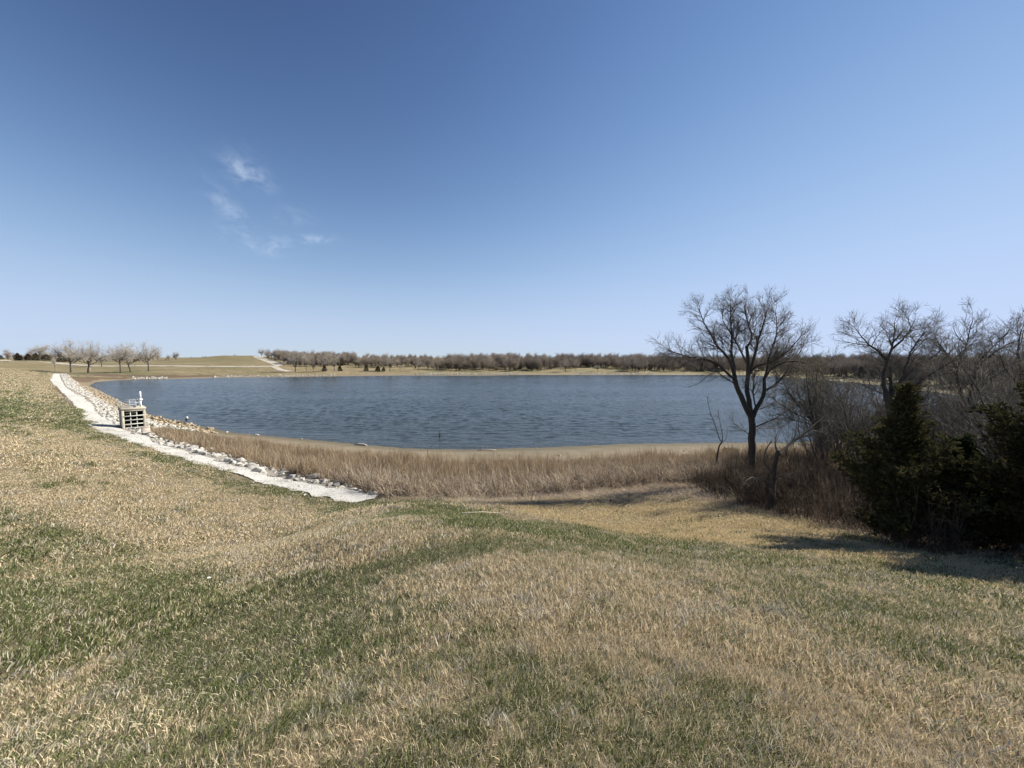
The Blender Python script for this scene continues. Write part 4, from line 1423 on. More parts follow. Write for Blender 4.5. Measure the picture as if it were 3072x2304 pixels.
def shrubs():
    sh = [shrub_meshes(300 + i, 3.4, .45, 6, M['twig']) for i in range(3)] + [shrub_meshes(310, 3.2, .5, 6, M['redtwig'])]
    spots = [  # base pixel, height scale, mesh, label
        (2530, 1395, 2.05, 1, 'tall thin many stemmed bare shrub between the budding tree and the cedar'),
        (2585, 1410, 1.55, 0, 'grey tangled shrub left of the cedar, against the water'),
        (2790, 1450, 1.5, 2, 'grey tangled shrub between the green cedar and the open crowned tree'),
        (2850, 1430, 1.25, 0, 'grey shrub under the open crowned bare tree'),
        (2960, 1450, 1.5, 1, 'bare shrub right of the open crowned tree'),
        (3040, 1420, 1.7, 2, 'bare shrub behind the bronze cedar at the right edge'),
        (2400, 1440, 1.15, 3, 'low reddish shrub at the foot of the budding tree'),
        (2210, 1470, .55, 3, 'knee high dark shrub left of the tall forked trunk'),
        (2460, 1500, .8, 3, 'dark red shrub in front of the leaning tree'),
        (2270, 1500, .6, 0, 'small dead bush under the tall forked tree'),
        (2620, 1380, 1.5, 2, 'bare shrub on the beach side of the cedar'),
        (2440, 1400, 1.7, 2, 'grey twiggy shrub under the left side of the budding tree'),
        (2560, 1370, 1.9, 0, 'tall grey shrub on the beach right of the budding tree'),
        (2740, 1400, 1.9, 1, 'tall tangled shrub just right of the tall tree behind the cedar'),
        (2820, 1390, 1.8, 2, 'dense grey shrub left of the open crowned tree'),
        (2930, 1400, 2.0, 0, 'tall grey shrub behind the open crowned tree'),
        (3010, 1400, 2.1, 1, 'tall tangled shrub above the bronze cedar')]
    for u, v, s, k, lab in spots:
        p = gy(u, v)
        place_tree('bare_shrub', tuple(p), sh[k], lab, 'shrub', 'bare shrubs of the wood edge', rng.uniform(0, 6.28), (s, s, s))
    for i, (u, v) in enumerate([(2490, 1425), (2640, 1430), (2700, 1410), (2760, 1430), (2800, 1470), (2880, 1420), (2920, 1450), (2980, 1430), (3030, 1460), (3060, 1400), (2600, 1450), (2850, 1440), (2950, 1410), (3045, 1440), (2670, 1370), (2520, 1400), (2555, 1420), (2460, 1385), (2780, 1360), (2900, 1360), (3000, 1360)]):
        p = gy(u, v)
        s = (v - rng.uniform(1095, 1190)) * p[1] / F / 3.3
        place_tree('bare_sapling', tuple(p), sh[i % 3], 'grey bare sapling in the tangled thicket behind the cedars', 'sapling', 'saplings of the thicket behind the cedars', rng.uniform(0, 6.28), (s * .9, s * .9, s))
    for i, (x, y) in enumerate([(19.5, 12), (21, 15), (24, 18), (27, 20), (22, 10)]):
        s = rng.uniform(1.6, 2.3)
        place_tree('bare_sapling', (x, y, ground([x], [y])[0]), sh[i % 3], 'bare sapling of the thicket continuing past the right edge', 'sapling', 'saplings past the right edge', rng.uniform(0, 6.28), (s, s, s))


shrubs()


def brush():
    # thicket of upright red brown stems
    g = np.random.default_rng(91)
    c = bpy.data.collections.new('brush_clump')
    for i in range(5):
        b = MB()
        for k in range(16):
            a, r = g.uniform(0, 6.28), 0.5 * math.sqrt(g.uniform())
            p = np.array([r * math.cos(a), r * math.sin(a), -.1])
            D = np.array([*g.normal(0, .16, 2), 1.0])
            P = [p]
            n = 5
            L = g.uniform(.9, 2.2)
            for q in range(n):
                D = D + g.normal(0, .12, 3)
                D /= np.linalg.norm(D)
                P.append(P[-1] + D * L / n)
            V, Q, _ = tube(P, np.linspace(.012, .004, n + 1), 3)
            b.add(V, Q)
            for t in range(5):
                j = g.integers(1, n)
                D2 = D * .6 + g.normal(0, .5, 3)
                D2 /= np.linalg.norm(D2)
                l = g.uniform(.2, .6)
                V, Q, _ = tube([P[j], P[j] + D2 * l * .5, P[j] + D2 * l + [0, 0, .08]], [.006, .005, .003], 3)
                b.add(V, Q)
        c.objects.link(bpy.data.objects.new('brush_clump', b.mesh('brush_clump', M['redtwig'])))
    poly = gp([(2050, 1440), (2230, 1415), (2450, 1395), (2750, 1375), (3072, 1355), (3072, 1690), (2850, 1672), (2700, 1648), (2560, 1605), (2400, 1565), (2240, 1525), (2110, 1475)])
    X0, Y0 = poly.min(0)[:2], poly.max(0)[:2]
    n = int(1.9 * np.prod(Y0 - X0))
    x, y = rng.uniform(X0[0], Y0[0], n), rng.uniform(X0[1], Y0[1], n)
    ok = inside(x, y, poly) & (vnoise(x * .6, y * .6, 88) + rng.uniform(0, .5, n) > .32)
    x, y = x[ok], y[ok]
    z = ground(x, y)
    h = 0.25 + 1.0 * fbm(x * .3, y * .3, 47, 3) * rng.uniform(.6, 1.3, len(x))
    m = len(x)
    scatter('brush_thicket', np.stack([x, y, z], 1), c, 5, rng.uniform(0, 6.28, m), np.stack([np.ones(m), np.ones(m), h], 1) * rng.uniform(.8, 1.2, (m, 1)), 'thicket of bare red brown brush stems under the right hand trees', 'brush')


brush()


# ------------------------------------------------------------------ cedars
def cedar_meshes(seed, H, Rb, mat, nb=150, sz=1.0, round_=0.0):
    g = np.random.default_rng(seed)
    tr = MB()
    tr.tube([(0, 0, -.3), (0.02, 0, H * .3), (0, .03, H * .65), (0, 0, H * .95)], [.14 * H / 5, .11 * H / 5, .06 * H / 5, .015], 6)
    leaf_p, leaf_d, leaf_s = [], [], []
    for i in range(nb):
        h = (i + g.uniform(0, 1)) / nb
        h = 0.03 + 0.97 * h ** 1.15
        prof = (1 - h) ** 1.2 * (0.55 + 0.45 * min(1, h / 0.12)) * (1 + round_ * math.sin(h * 3.14))
        a = g.uniform(0, 6.28)
        L = Rb * prof * g.uniform(.45, 1.35) * (1 + .25 * math.sin(a * 2 + seed)) + .12
        el = math.radians(g.uniform(5, 35) + 30 * h)
        D = np.array([math.cos(a) * math.cos(el), math.sin(a) * math.cos(el), math.sin(el)])
        P = [np.array([0, 0, h * H * .93])]
        for q in range(4):
            D = D + np.array([0, 0, .06]) + g.normal(0, .05, 3)
            D /= np.linalg.norm(D)
            P.append(P[-1] + D * L / 4)
        P = np.array(P)
        V, Q, _ = tube(P, np.linspace(.022, .005, 5), 3)
        tr.add(V, Q)
        ns = int(7 + L * 26)
        for s in range(ns):
            t = g.uniform(.35, 1.04) * 4
            k = min(int(t), 3)
            q = P[k] + (P[k + 1] - P[k]) * (t - k)
            off = g.normal(0, .07 + .04 * L, 3) * np.array([1, 1, .55])
            leaf_p.append(q + off)
            dd = D * .8 + off * 3 + g.normal(0, .45, 3) + [0, 0, .25]
            leaf_d.append(dd / np.linalg.norm(dd))
            leaf_s.append(g.uniform(.09, .2) * sz)
    Pp, Dd, Ss = np.array(leaf_p), np.array(leaf_d), np.array(leaf_s)
    # each spray: six pointed scale-leaf fingers
    Vs, Ts, Rn = [], [], []
    n0 = 0
    for f in range(6):
        d = Dd + g.normal(0, .5, Dd.shape)
        d /= np.linalg.norm(d, axis=1, keepdims=True)
        sd = np.cross(d, g.normal(0, 1, Dd.shape))
        sd /= np.linalg.norm(sd, axis=1, keepdims=True) + 1e-9
        w = Ss[:, None] * .17
        L = Ss[:, None] * g.uniform(.7, 1.2, (len(Ss), 1))
        b = Pp + g.normal(0, .02, Pp.shape)
        V = np.stack([b - sd * w * .4, b + d * L * .55 - sd * w, b + d * L, b + d * L * .5 + sd * w], 1).reshape(-1, 3)
        k = np.arange(len(Ss))[:, None] * 4 + n0
        Vs.append(V)
        Ts.append(k + np.array([[0, 1, 2, 3]]))
        Rn.append(np.repeat(g.uniform(0, 1, len(Ss)), 4))
        n0 += len(V)
    cr = np_mesh('crown', np.concatenate(Vs), np.concatenate(Ts), None, mat)
    a = cr.attributes.new('rnd', 'FLOAT', 'POINT')
    a.data.foreach_set('value', np.concatenate(Rn).astype(np.float32))
    return [tr.mesh('trunk', M['bark'], True), cr]


def cedars():
    A = cedar_meshes(401, 5.3, 2.25, M['cedar'], 125)
    B = cedar_meshes(402, 6.2, 3.0, M['cedar_rust'], 170)
    C = cedar_meshes(403, 3.6, 1.5, M['cedar'], 130)
    p = gy(2690, 1632)
    place_tree('cedar', tuple(p), A, 'dark green cone shaped cedar standing in front of the tall bare tree', 'tree', 'cedars of the wood edge')
    p = gy(3040, 1690)
    place_tree('cedar', (p[0] + 1.0, p[1], p[2]), B, 'broad bronze tinted cedar cut off by the right edge', 'tree', 'cedars of the wood edge')
    p = gy(2862, 1640)
    place_tree('cedar', tuple(p), C, 'shorter dark cedar filling the gap between the two larger cedars', 'tree', 'cedars of the wood edge', 1.0)
    q = gp([(2980, 1560), (2600, 1600)])
    place_tree('cedar', tuple(q[0]), C, 'dark cedar standing in shade behind the bronze cedar', 'tree', 'cedars of the wood edge', 2.0, (1.1, 1.1, 1.15))
    for i, (x, y, s) in enumerate([(18.5, 8.2, 1.0), (19.5, 12.5, 1.1)]):
        z = ground([x], [y])[0]
        place_tree('cedar', (x, y, z), B if i % 2 == 0 else A, ('bronze cedar standing just past the right edge, nearest the camera', 'dark cedar standing just past the right edge, behind the bronze one')[i], 'tree', 'cedars of the wood edge', 1.0 + i, (s, s, s))


cedars()


# ------------------------------------------------------------------ far trees
FAR = dict(levels=3, seg=[2, 1.5, 1.2, 1.0, .8], wob=[.08, .12, .15, .18, .2], trop=[.02, .04, .05, .05, .04], taper=0.35, dens=[.8, 1.5, 2.4, 2.0], start=[.3, .2, .15, .1], ang=(0.4, 0.95),
           len=[6, 4.2, 2.7, 1.6], rad=[.16, .08, .04, .03], rmin=0.026)


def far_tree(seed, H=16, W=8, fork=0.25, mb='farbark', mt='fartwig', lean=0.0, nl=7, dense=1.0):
    g = np.random.default_rng(seed)
    prm = dict(FAR, dens=[d * dense for d in FAR['dens']])
    segs = {}
    t = np.array([[0, 0, -.4], [0, 0, H * fork * .5], [lean, 0, H * fork], [lean * 1.5, g.normal(0, .3), H * (fork + .18)]])
    segs[0] = [(t, np.array([.026, .021, .018, .013]) * H)]
    for i in range(nl):
        a = i * 2.399 + g.uniform(-.4, .4)
        hs = H * (fork + .18 * g.uniform(0, 1))
        out = g.uniform(.35, 1.0)
        tip = np.array([math.cos(a) * W * out, math.sin(a) * W * out, H * (1.0 - .48 * out ** 2) * g.uniform(.86, 1.0)])
        p0 = np.array([lean, 0, hs])
        mid = p0 * .5 + tip * .5 + np.array([math.cos(a), math.sin(a), 0]) * W * .10 + [0, 0, -.02 * H]
        q = np.linspace(0, 1, 7)[:, None]
        P = (1 - q) ** 2 * p0 + 2 * q * (1 - q) * mid + q * q * tip
        P[1:-1] += g.normal(0, .02 * H, P[1:-1].shape)
        branch(segs, P, np.linspace(.011, .003, 7) * H, 1, prm, g, .25)
    # gather the crown so that it ends at height H
    return tree_meshes(segs, 'far', M[mb], M[mt])


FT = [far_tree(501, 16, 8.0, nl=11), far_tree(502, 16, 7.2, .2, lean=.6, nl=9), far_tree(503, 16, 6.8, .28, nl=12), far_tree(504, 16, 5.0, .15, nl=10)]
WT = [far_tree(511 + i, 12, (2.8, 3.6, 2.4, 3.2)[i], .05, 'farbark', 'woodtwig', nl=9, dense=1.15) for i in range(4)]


def far_cedar(seed, H, Rb):
    g = np.random.default_rng(seed)
    V, T, n = [], [], 0
    N = 1800
    h = g.uniform(0, 1, N) ** 1.1
    prof = (1 - h) ** .7 * (.6 + .4 * np.minimum(1, h / .15))
    a = g.uniform(0, 6.28, N)
    r = Rb * prof * np.sqrt(g.uniform(.1, 1.15, N)) * (1 + .3 * np.sin(3 * a + seed + 4 * h))
    P = np.stack([r * np.cos(a), r * np.sin(a), h * H], 1)
    d = np.stack([np.cos(a) * .8, np.sin(a) * .8, np.full(N, .5)], 1) + g.normal(0, .5, (N, 3))
    d /= np.linalg.norm(d, axis=1, keepdims=True)
    s = np.cross(d, g.normal(0, 1, (N, 3)))
    s /= np.linalg.norm(s, axis=1, keepdims=True)
    L = (H * .085 * g.uniform(.6, 1.3, N))[:, None]
    Vv = np.stack([P, P + d * L * .5 + s * L * .33, P + d * L, P + d * L * .5 - s * L * .33], 1).reshape(-1, 3)
    Q = np.arange(N)[:, None] * 4 + np.array([[0, 1, 2, 3]])
    tr = MB().tube([(0, 0, -.3), (0, 0, H * .5), (0, 0, H * .95)], [.1, .07, .02], 5)
    return [tr.mesh('trunk', M['farbark']), np_mesh('crown', Vv, Q, None, M['cedar_far'])]


FCED = [far_cedar(601, 5, 2.0), far_cedar(602, 5, 2.6)]


def put_far(u, v, vtop, mesh, H0, label, group, name='bare_tree', wscale=1.0, lift=0):
    p = gy(u, v)
    d = p[1]
    H = (v - vtop) * d / F
    s = H / H0
    return place_tree(name, tuple(p), mesh, label, 'tree', group, rng.uniform(0, 6.28), (s * wscale, s * wscale, s))


gl = 'cottonwoods at the left end of the lake'
put_far(213, 1117, 1020, FT[0], 16, 'broad bare cottonwood nearest the far end of the gravel path', gl, wscale=.95)
put_far(265, 1119, 1023, FT[1], 16, 'bare cottonwood with a low side limb beside the small white sign', gl)
put_far(362, 1120, 1031, FT[2], 16, 'left one of the three close cottonwoods past the gap', gl, wscale=.9)
put_far(391, 1117, 1029, FT[1], 16, 'middle one of the three close cottonwoods, forked low', gl, wscale=.85)
put_far(446, 1114, 1026, FT[0], 16, 'right one of the three close cottonwoods', gl, wscale=.85)
put_far(120, 1082, 1032, FT[2], 16, 'bare tree behind the dark cedars at the far left', gl)
put_far(305, 1100, 1052, FT[1], 16, 'smaller leaning bare tree in the gap between the cottonwood groups', gl, wscale=1.0)
put_far(165, 1112, 1062, FT[3], 16, 'thin dead tree left of the cottonwoods by the path end', gl, wscale=.3)
gf = 'bare trees along the far shore'
for u, v, vt, k, w, lab in [
        (886, 1116, 1054, 3, .95, 'tallest bare tree on the far shore below the hill track'),
        (919, 1115, 1062, 2, .6, 'bare tree just right of the tallest far shore tree'),
        (940, 1115, 1082, 3, .6, 'short bare tree, third from the hill track along the shore'),
        (975, 1114, 1057, 1, .8, 'bare tree above the first dark cedars of the far shore'),
        (1003, 1112, 1058, 3, .8, 'pale bare tree behind the first dark cedars of the far shore'),
        (1170, 1113, 1060, 0, .8, 'pale spreading tree right of the cedar pair on the far shore'),
        (1200, 1112, 1094, 2, .9, 'short shrubby tree left of the far stone bank'),
        (1255, 1112, 1072, 1, .7, 'slim pale tree at the left end of the far stone bank'),
        (853, 1101, 1083, 2, 1.0, 'small bush like tree under the bend of the hill track'),
        (785, 1070, 1046, 3, 1.3, 'round bare tree on the skyline beside the hill track'),
        (1696, 1116, 1078, 0, .95, 'pale round tree at the edge of the far clearing'),
        (1728, 1112, 1078, 3, .9, 'grey tree beside the pale round tree of the far clearing'),
        (1792, 1115, 1094, 2, 1.1, 'small dark tree alone on the far sandy bank'),
        (1881, 1115, 1073, 3, .9, 'left one of the three pale tall trees of the far wood'),
        (1906, 1115, 1074, 0, .7, 'middle one of the three pale tall trees of the far wood'),
        (1933, 1116, 1073, 1, .7, 'right one of the three pale tall trees of the far wood'),
        (1103, 1079, 1057, 2, .8, 'lone small tree breaking the skyline above the cedar pair')]:
    put_far(u, v, vt, FT[k], 16, lab, gf, wscale=w)
gc = 'distant dark cedars'
for u, v, vt, k, w, lab in [
        (973, 1114, 1098, 1, 1.0, 'low dark cedar under the far shore trees, leftmost by the water'),
        (1020, 1113, 1097, 0, 1.1, 'dark cedar at the right end of the first far shore tree row'),
        (1099, 1113, 1097, 1, .9, 'dark cedar standing alone on the far bank, left of the cedar pair'),
        (1134, 1114, 1098, 0, 1.2, 'larger of the two neighbouring cedars on the far bank'),
        (1151, 1114, 1102, 0, 1.2, 'smaller of the two neighbouring cedars on the far bank'),
        (1552, 1090, 1068, 1, .8, 'dark evergreen crown standing above the middle of the far wood'),
        (54, 1081, 1060, 0, 1.0, 'upright dark cedar at the far left, nearest the crest road'),
        (85, 1081, 1062, 1, 1.0, 'brownish cedar left of the bare tree at the far left'),
        (108, 1081, 1059, 0, 1.1, 'dark cedar under the bare tree at the far left'),
        (140, 1082, 1062, 1, 1.2, 'wide low cedar right of the bare tree at the far left'),
        (184, 1086, 1058, 1, 1.0, 'brown cedar behind the first cottonwood'),
        (3, 1078, 1066, 1, 1.0, 'dark bush at the left edge of the view beside the crest road')]:
    put_far(u, v, vt, FCED[k], 5, lab, gc, 'cedar', wscale=w)


def far_wood():
    """woods beyond the lake: too many crowns to count"""
    c = bpy.data.collections.new('wood_tree')
    import bmesh
    for i, (t, k) in enumerate(WT + WT[:3] + WT[1:4]):
        b = bpy.data.meshes.new('wood_tree')
        bm = bmesh.new()
        bm.from_mesh(t)
        n0 = len(bm.faces)
        bm.from_mesh(k)
        bm.faces.ensure_lookup_table()
        for f in bm.faces[n0:]:
            f.material_index = 1
        bm.to_mesh(b)
        bm.free()
        b.materials.append(M['farbark'])
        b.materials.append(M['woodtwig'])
        c.objects.link(bpy.data.objects.new('wood_tree', b))
    cb = bpy.data.meshes.new('wood_cedar')
    bm = bmesh.new()
    bm.from_mesh(FCED[0][1])
    bm.to_mesh(cb)
    bm.free()
    cb.materials.append(M['cedar_far'])
    cb.transform(Matrix.Diagonal((1.0, 1.0, 1.7, 1.0)))
    c.objects.link(bpy.data.objects.new('wood_tree', cb))
    areas = [
        ('far_wood', 'brown leafless wood covering the far shore behind the stone bank', [(1270, 1109), (1400, 1113), (1560, 1115), (1690, 1112), (1740, 1103), (1830, 1106), (1860, 1114), (2250, 1115), (2350, 1108), (2350, 1092), (1900, 1090), (1500, 1088), (1330, 1092)], 1300, 24, 0.74),
        ('hillside_wood', 'leafless wood on the slope right of the hill track', [(800, 1075), (850, 1090), (900, 1100), (1000, 1100), (1070, 1096), (1060, 1084), (960, 1080), (860, 1074)], 380, 20, .72),
        ('hillside_scrub', 'scattered scrub on the pale far fields', [(1060, 1102), (1280, 1105), (1300, 1084), (1100, 1082)], 300, 11, .55),
        ('ridge_wood', 'thin line of bare trees along the skyline of the left hill', [(560, 1076), (640, 1068), (720, 1068), (720, 1066.8), (640, 1066.6), (560, 1074)], 34, 14, .55),
        ('right_wood', 'leafless wood beyond the narrow arm of the lake, seen through the near trees', [(2300, 1112), (2450, 1124), (2620, 1140), (2800, 1160), (3072, 1190), (3072, 1110), (2700, 1095), (2350, 1092)], 900, 24, .62),
        ('left_wood', 'distant bare wood behind the cottonwoods at the left end of the lake', [(20, 1081), (200, 1084), (340, 1090), (480, 1086), (540, 1080), (480, 1079), (300, 1078), (100, 1077), (20, 1077)], 120, 18, .65)]
    for nm, lab, px, n, hpx, hv in areas:
        P = gp(px)
        a, b = P.min(0)[:2], P.max(0)[:2]
        pts = []
        while len(pts) < n:
            x, y = rng.uniform(a[0], b[0], 400), rng.uniform(a[1], b[1], 400)
            # closer rows are filled more densely, as they are what shows
            k = inside(x, y, P)
            pts += list(zip(x[k], y[k]))
        pts = np.array(pts[:n])
        z = ground(pts[:, 0], pts[:, 1])
        s = rng.uniform(.5, 1.3, n) * hv
        s = np.where(rng.uniform(0, 1, n) < .35, s * rng.uniform(.3, .6, n), s)
        scatter(nm, np.column_stack([pts, z]), c, 11, rng.uniform(0, 6.28, n), s, lab, 'wood')


far_wood()


# ------------------------------------------------------------------ intake structure
def intake():
    d = np.array([-.772, .636])
    nrm = np.array([.636, .772])
    c = at_z(367, 1285, 2.75)
    rz = math.atan2(nrm[1], nrm[0])           # local x along nrm (to the lake), local y along d (away)
    root = empty('intake_tower', (c[0], c[1], 0), rz)
    tag(root, 'open fronted concrete intake tower with barred face standing in the riprap', 'intake tower')
    Wd, Dp = 2.55, 3.0
    zt = at_y(366, 1226, c[1])[2]
    zb = -0.6
    t = .28
    MB().box(0, t, 0, Dp, zb, zt - .28, .02).build('side_wall', M['concrete'], root)
    MB().box(Wd - t, Wd, 0, Dp, zb, zt - .28, .02).build('side_wall', M['concrete'], root)
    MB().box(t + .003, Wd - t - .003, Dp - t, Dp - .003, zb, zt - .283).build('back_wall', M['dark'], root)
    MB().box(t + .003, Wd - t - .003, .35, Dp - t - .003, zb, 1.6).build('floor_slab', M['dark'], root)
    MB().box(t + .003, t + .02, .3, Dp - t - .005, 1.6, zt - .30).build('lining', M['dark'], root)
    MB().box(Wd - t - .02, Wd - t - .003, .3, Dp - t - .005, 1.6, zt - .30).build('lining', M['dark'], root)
    MB().box(-.06, Wd + .10, -.06, Dp + .06, zt - .277, zt, .03).build('top_slab', M['concrete'], root)
    # front frame: header beam and the lighter band below the first row of openings
    MB().box(t + .003, Wd - t - .003, .02, .26, zt - .52, zt - .28, .015).build('header_beam', M['concrete'], root)
    rows = [zt - 1.18, zt - 1.78, zt - 2.38, zt - 2.95, zt - 3.5]
    for i, z in enumerate(rows):
        MB().box(t + .003 - (.1 if i == 0 else 0), Wd - t - .003 + (.1 if i == 0 else 0), -.05 if i == 0 else .03, .12, z - .07, z + .06, .01).build('grate_rail', M['grate'], root)
    for k in range(2):
        x = t + (Wd - 2 * t) * (k + 1) / 3
        MB().box(x - .05, x + .05, -.02 if False else .125, .2, rows[-1] - .5, zt - .523, .01).build('grate_post', M['grate'], root)
    # pale brackets inside the upper and lower rows
    for (x0, x1, z) in ((.5, 1.05, zt - .83), (1.15, 1.65, zt - .80), (.35, .95, zt - 2.5), (1.1, 1.6, zt - 2.48)):
        MB().box(x0, x1, .5, .68, z - .06, z + .06, .01).build('bracket', M['grate'], root)
    # railing
    rail = empty('railing', (0, 0, 0))
    rail.parent = root
    h = 1.0
    posts = [(.05, .12), (.95, .12), (1.6, .12), (.05, Dp - .1), (1.2, Dp - .1), (2.25, Dp - .1), (.05, Dp / 2), (2.25, Dp * .6)]
    for x, y in posts:
        MB().tube([(x, y, zt - .02), (x, y, zt + h)], [.028, .028], 6).build('post', M['galv'], rail, sm=True)
    for zz in (h, h * .5):
        for path in ([(1.6, .12), (.05, .12)], [(.05, .12), (.05, Dp - .1)], [(.05, Dp - .1), (2.25, Dp - .1)], [(2.25, Dp - .1), (2.25, Dp * .6)]):
            P = [(x, y, zt + zz - (.03 if zz == h else 0)) for x, y in path]
            MB().tube(P, [.026, .026], 6).build('rail', M['galv'], rail, sm=True)
    # vent pipe with gate operator
    vp = MB()
    x, y = Wd - .42, .35
    vp.tube([(x, y, zt - .02), (x, y, zt + 1.0)], [.10, .10], 12)
    o = vp.build('stem_pipe', M['white'], root, sm=True)
    MB().tube([(x, y, zt + .98), (x, y, zt + 1.02), (x, y, zt + 1.12), (x, y, zt + 1.22), (x, y, zt + 1.26)], [.14, .24, .26, .24, .13], 12).build('gear_housing', M['white'], o, sm=True)
    MB().tube([(x, y, zt + 1.24), (x, y, zt + 2.28), (x, y, zt + 2.33)], [.12, .12, .05], 12).build('stem_cover', M['white'], o, sm=True)
    # hand crank
    a = np.linspace(0, 2 * np.pi, 17)
    MB().tube([(x - .45, y + .02 + .16 * math.cos(q), zt + 1.1 + .16 * math.sin(q)) for q in a], [.02] * 17, 5).build('handwheel', M['blackmetal'], o, sm=True)
    MB().tube([(x - .45, y + .02, zt + 1.1), (x - .2, y + .02, zt + 1.1)], [.03, .05], 6).build('crank_shaft', M['blackmetal'], o, sm=True)
    MB().box(x - .75, x - .45, y + .5, y + .9, zt, zt + .10, .02).build('hatch', M['blackmetal'], root)
    # small concrete block beside the tower
    b = at_z(438, 1300, 2.6)
    e = empty('concrete_block', (b[0], b[1], 2.0), rz)
    tag(e, 'small pinkish concrete block beside the foot of the intake tower', 'block')
    MB().box(-.4, .42, -.3, .4, -.6, 1.42, .03).build('body', M['concrete_pink'], e)
    MB().box(-.43, .45, -.33, .43, 1.423, 1.52, .02).build('cap', M['concrete_pink'], e)


intake()


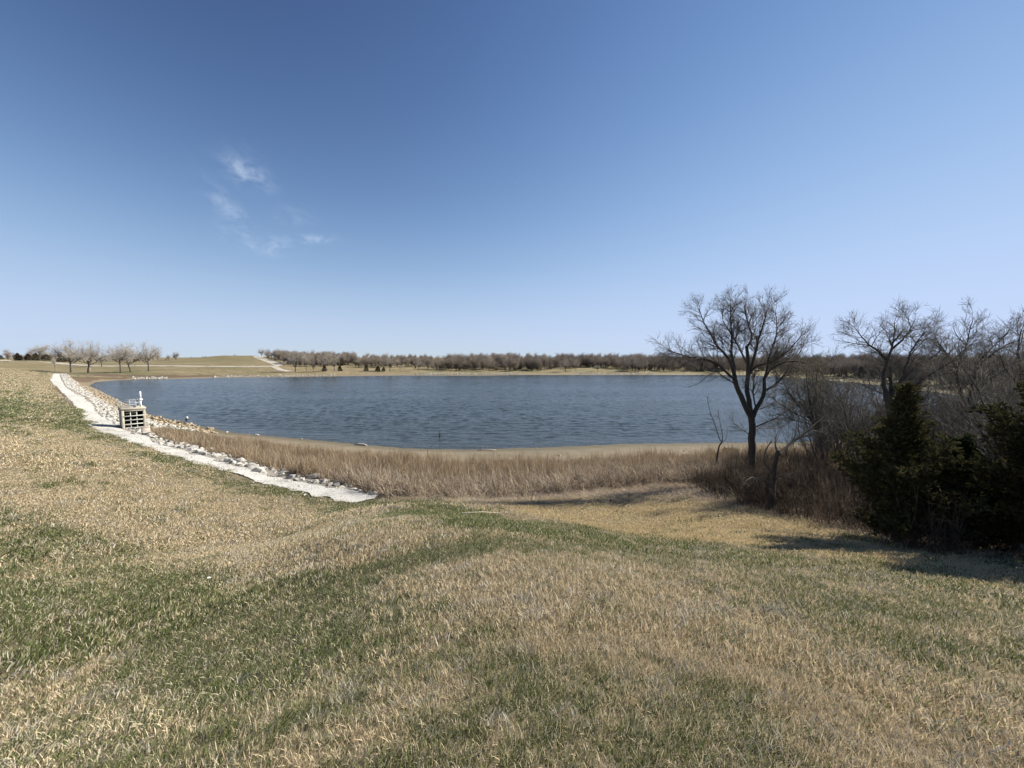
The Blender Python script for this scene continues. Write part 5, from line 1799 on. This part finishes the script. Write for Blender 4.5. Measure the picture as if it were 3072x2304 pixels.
# ------------------------------------------------------------------ small things
def small_things():
    # buoy
    p = at_z(561, 1258, 0)
    b = empty('buoy', (p[0], p[1], 0))
    tag(b, 'small white marker buoy floating off the intake tower', 'buoy')
    MB().tube([(0, 0, -.2), (0, 0, .02), (0, 0, .12), (0, 0, .17)], [.25, .33, .33, .25], 12).build('float_collar', M['blackmetal'], b, sm=True)
    MB().tube([(0, 0, .172), (0, 0, .5), (0, 0, .56)], [.2, .2, .12], 12).build('body', M['white'], b, sm=True)
    # stump out in the water
    p = at_z(1319, 1311, 0)
    b = empty('stump', (p[0], p[1], 0))
    tag(b, 'dark dead snag poking out of the water off the beach', 'snag')
    MB().tube([(0, 0, -.5), (.02, 0, .4), (-.03, .02, .95)], [.10, .08, .04], 6).build('stem', M['darkwood'], b)
    MB().tube([(.02, 0, .3), (.25, 0, .6), (.42, 0, .45)], [.04, .03, .015], 5).build('side_branch', M['darkwood'], b)
    # upright stick on the beach
    p = gy(1284, 1372)
    MB().tube([(0, 0, -.2), (-.05, 0, .7), (-.12, 0, 1.25)], [.035, .03, .02], 5).build('upright_stick', M['darkwood'], loc=tuple(p))
    tag(bpy.data.objects['upright_stick'], 'thin dark stick standing upright in the beach', 'stick')
    # driftwood
    p = gy(1455, 1352)
    b = MB().tube([(-1.1, 0, .02), (-.7, .1, .12), (0, 0, .15), (.9, .1, .12), (1.5, .2, .05)], [.03, .06, .07, .06, .03], 6)
    b.tube([(-.6, .1, .12), (-.4, .15, .5), (-.3, .15, .55)], [.05, .03, .015], 5)
    tag(b.build('driftwood', M['driftwood'], loc=tuple(p)), 'bleached forked driftwood branch at the waterline', 'driftwood')
    p = gy(1082, 1336)
    b = MB().tube([(-1.0, .1, .08), (-.3, 0, .16), (.6, -.05, .16), (1.1, -.2, .08)], [.08, .13, .14, .09], 7)
    tag(b.build('driftwood', M['driftwood'], loc=tuple(p), rot=(0, 0, -.2)), 'short thick white log lying at the waterline in front of the reeds', 'driftwood')
    # dark block of wood on the beach
    p = gy(2190, 1357)
    b = MB().tube([(-.9, 0, .25), (-.3, .05, .3), (.4, 0, .3), (.9, .05, .28)], [.22, .3, .32, .28], 8)
    b.tube([(-.5, 0, .3), (-.7, .1, .75)], [.12, .05], 5)
    tag(b.build('log', M['darkwood'], loc=tuple(p)), 'short dark log on the beach between the sapling and the tall tree', 'log')
    for u, v, s, k, lab in [(1679, 1368, .55, 'tanstone', 'pale stone on the beach line above the reeds'), (1748, 1375, .6, 'beachstone', 'dark stone at the reed edge in mid beach'),
                            (1946, 1358, .45, 'beachstone', 'small dark stone on the right half of the beach'), (2052, 1354, .4, 'beachstone', 'dark pebble sized stone left of the sapling'),
                            (1500, 1366, .35, 'tanstone', 'little tan stone near the driftwood branch'), (1100, 1356, .5, 'tanstone', 'tan stone on the narrow beach left of the stick'), (770, 1306, .7, 'stone', 'white stone at the waterline of the left beach'), (680, 1298, .6, 'stone', 'white stone lapped by water below the intake tower'), (905, 1318, .5, 'stone', 'flat white stone on the waterline in mid left beach')]:
        p = gy(u, v)
        me = rock_mesh('beach_stone', M[k], int(u))
        o = obj('beach_stone', me, None, (p[0], p[1], p[2] + .08), (0, 0, u), (s * 1.2, s, s))
        tag(o, lab, 'stone', 'stones lying on the beach')
    # litter scrap in the grass
    p = gy(628, 1742)
    o = obj('stone_chip', rock_mesh('stone_chip', M['white'], 77, .5), None, (p[0], p[1], p[2] + .07), (.3, .2, 1), (.10, .08, .08))
    tag(o, 'small white stone chip lying in the grass of the near slope', 'stone')
    # straw clumps
    for u, v, s, lab in ((1640, 1478, .75, 'pale straw tussock in front of the reed bed'), (1967, 1462, .5, 'low yellowish straw clump at the shaded right end of the reed bed')):
        p = gy(u, v)
        V, Q, T, rn = ribbons(90, .3, .5, 1.1, .02, .6, (0, 0), .8, seed=int(u))
        me = np_mesh('straw_tussock', V, Q, T, M['greystraw'])
        a = me.attributes.new('rnd', 'FLOAT', 'POINT')
        a.data.foreach_set('value', rn.astype(np.float32))
        tag(obj('straw_tussock', me, None, tuple(p), (0, 0, 0), (s * 1.2, s * 1.2, s)), lab, 'tussock', 'straw tussocks by the reed bed')
    p, q = gy(1385, 1551), gy(1505, 1549)
    mid = (p + q) / 2
    b = MB().tube([p - mid + [0, 0, .16], [0, 0, .2], q - mid + [0, 0, .15]], [.012, .011, .006], 5)
    tag(b.build('dry_stalk', M['driftwood'], loc=tuple(mid)), 'long pale dry stalk lying across the green swale', 'stalk')
    # dark clods
    for u, v, lab in ((1838, 1508, 'dark tuft of uprooted stems at the head of the golden grass'), (1492, 1528, 'dark clod in the grass left of the golden patch')):
        p = gy(u, v)
        V, Q, T, rn = ribbons(60, .22, .15, .42, .016, .9, (0, 0), .8, seed=int(u))
        me = np_mesh('root_clod', V, Q, T, M['redtwig'])
        tag(obj('root_clod', me, None, tuple(p)), lab, 'clod')
    # white sign among the far trees
    p = gy(271, 1113)
    e = empty('sign', tuple(p), math.radians(-40))
    tag(e, 'small white sign on a post beside the second cottonwood', 'sign')
    MB().box(-.06, .06, -.06, .06, -.3, 2.4).build('post', M['galv'], e)
    MB().box(-.75, .75, -.10, -.065, .9, 2.5, .01).build('panel', M['white'], e)
    # power line poles on the skyline
    p = gy(1967, 1090)
    d = p[1]
    s = d / F
    e = empty('power_pole', tuple(p))
    tag(e, 'twin legged power line pole standing above the far wood', 'power pole')
    hh = 20 * s
    for x in (-3.2 * s, 3.2 * s):
        MB().tube([(x, 0, -1), (x, 0, hh)], [.22, .16], 6).build('leg', M['farbark'], e)
    MB().box(-5.5 * s, 5.5 * s, -.12, .12, hh * .88, hh * .88 + .3).build('crossarm', M['farbark'], e)


small_things()
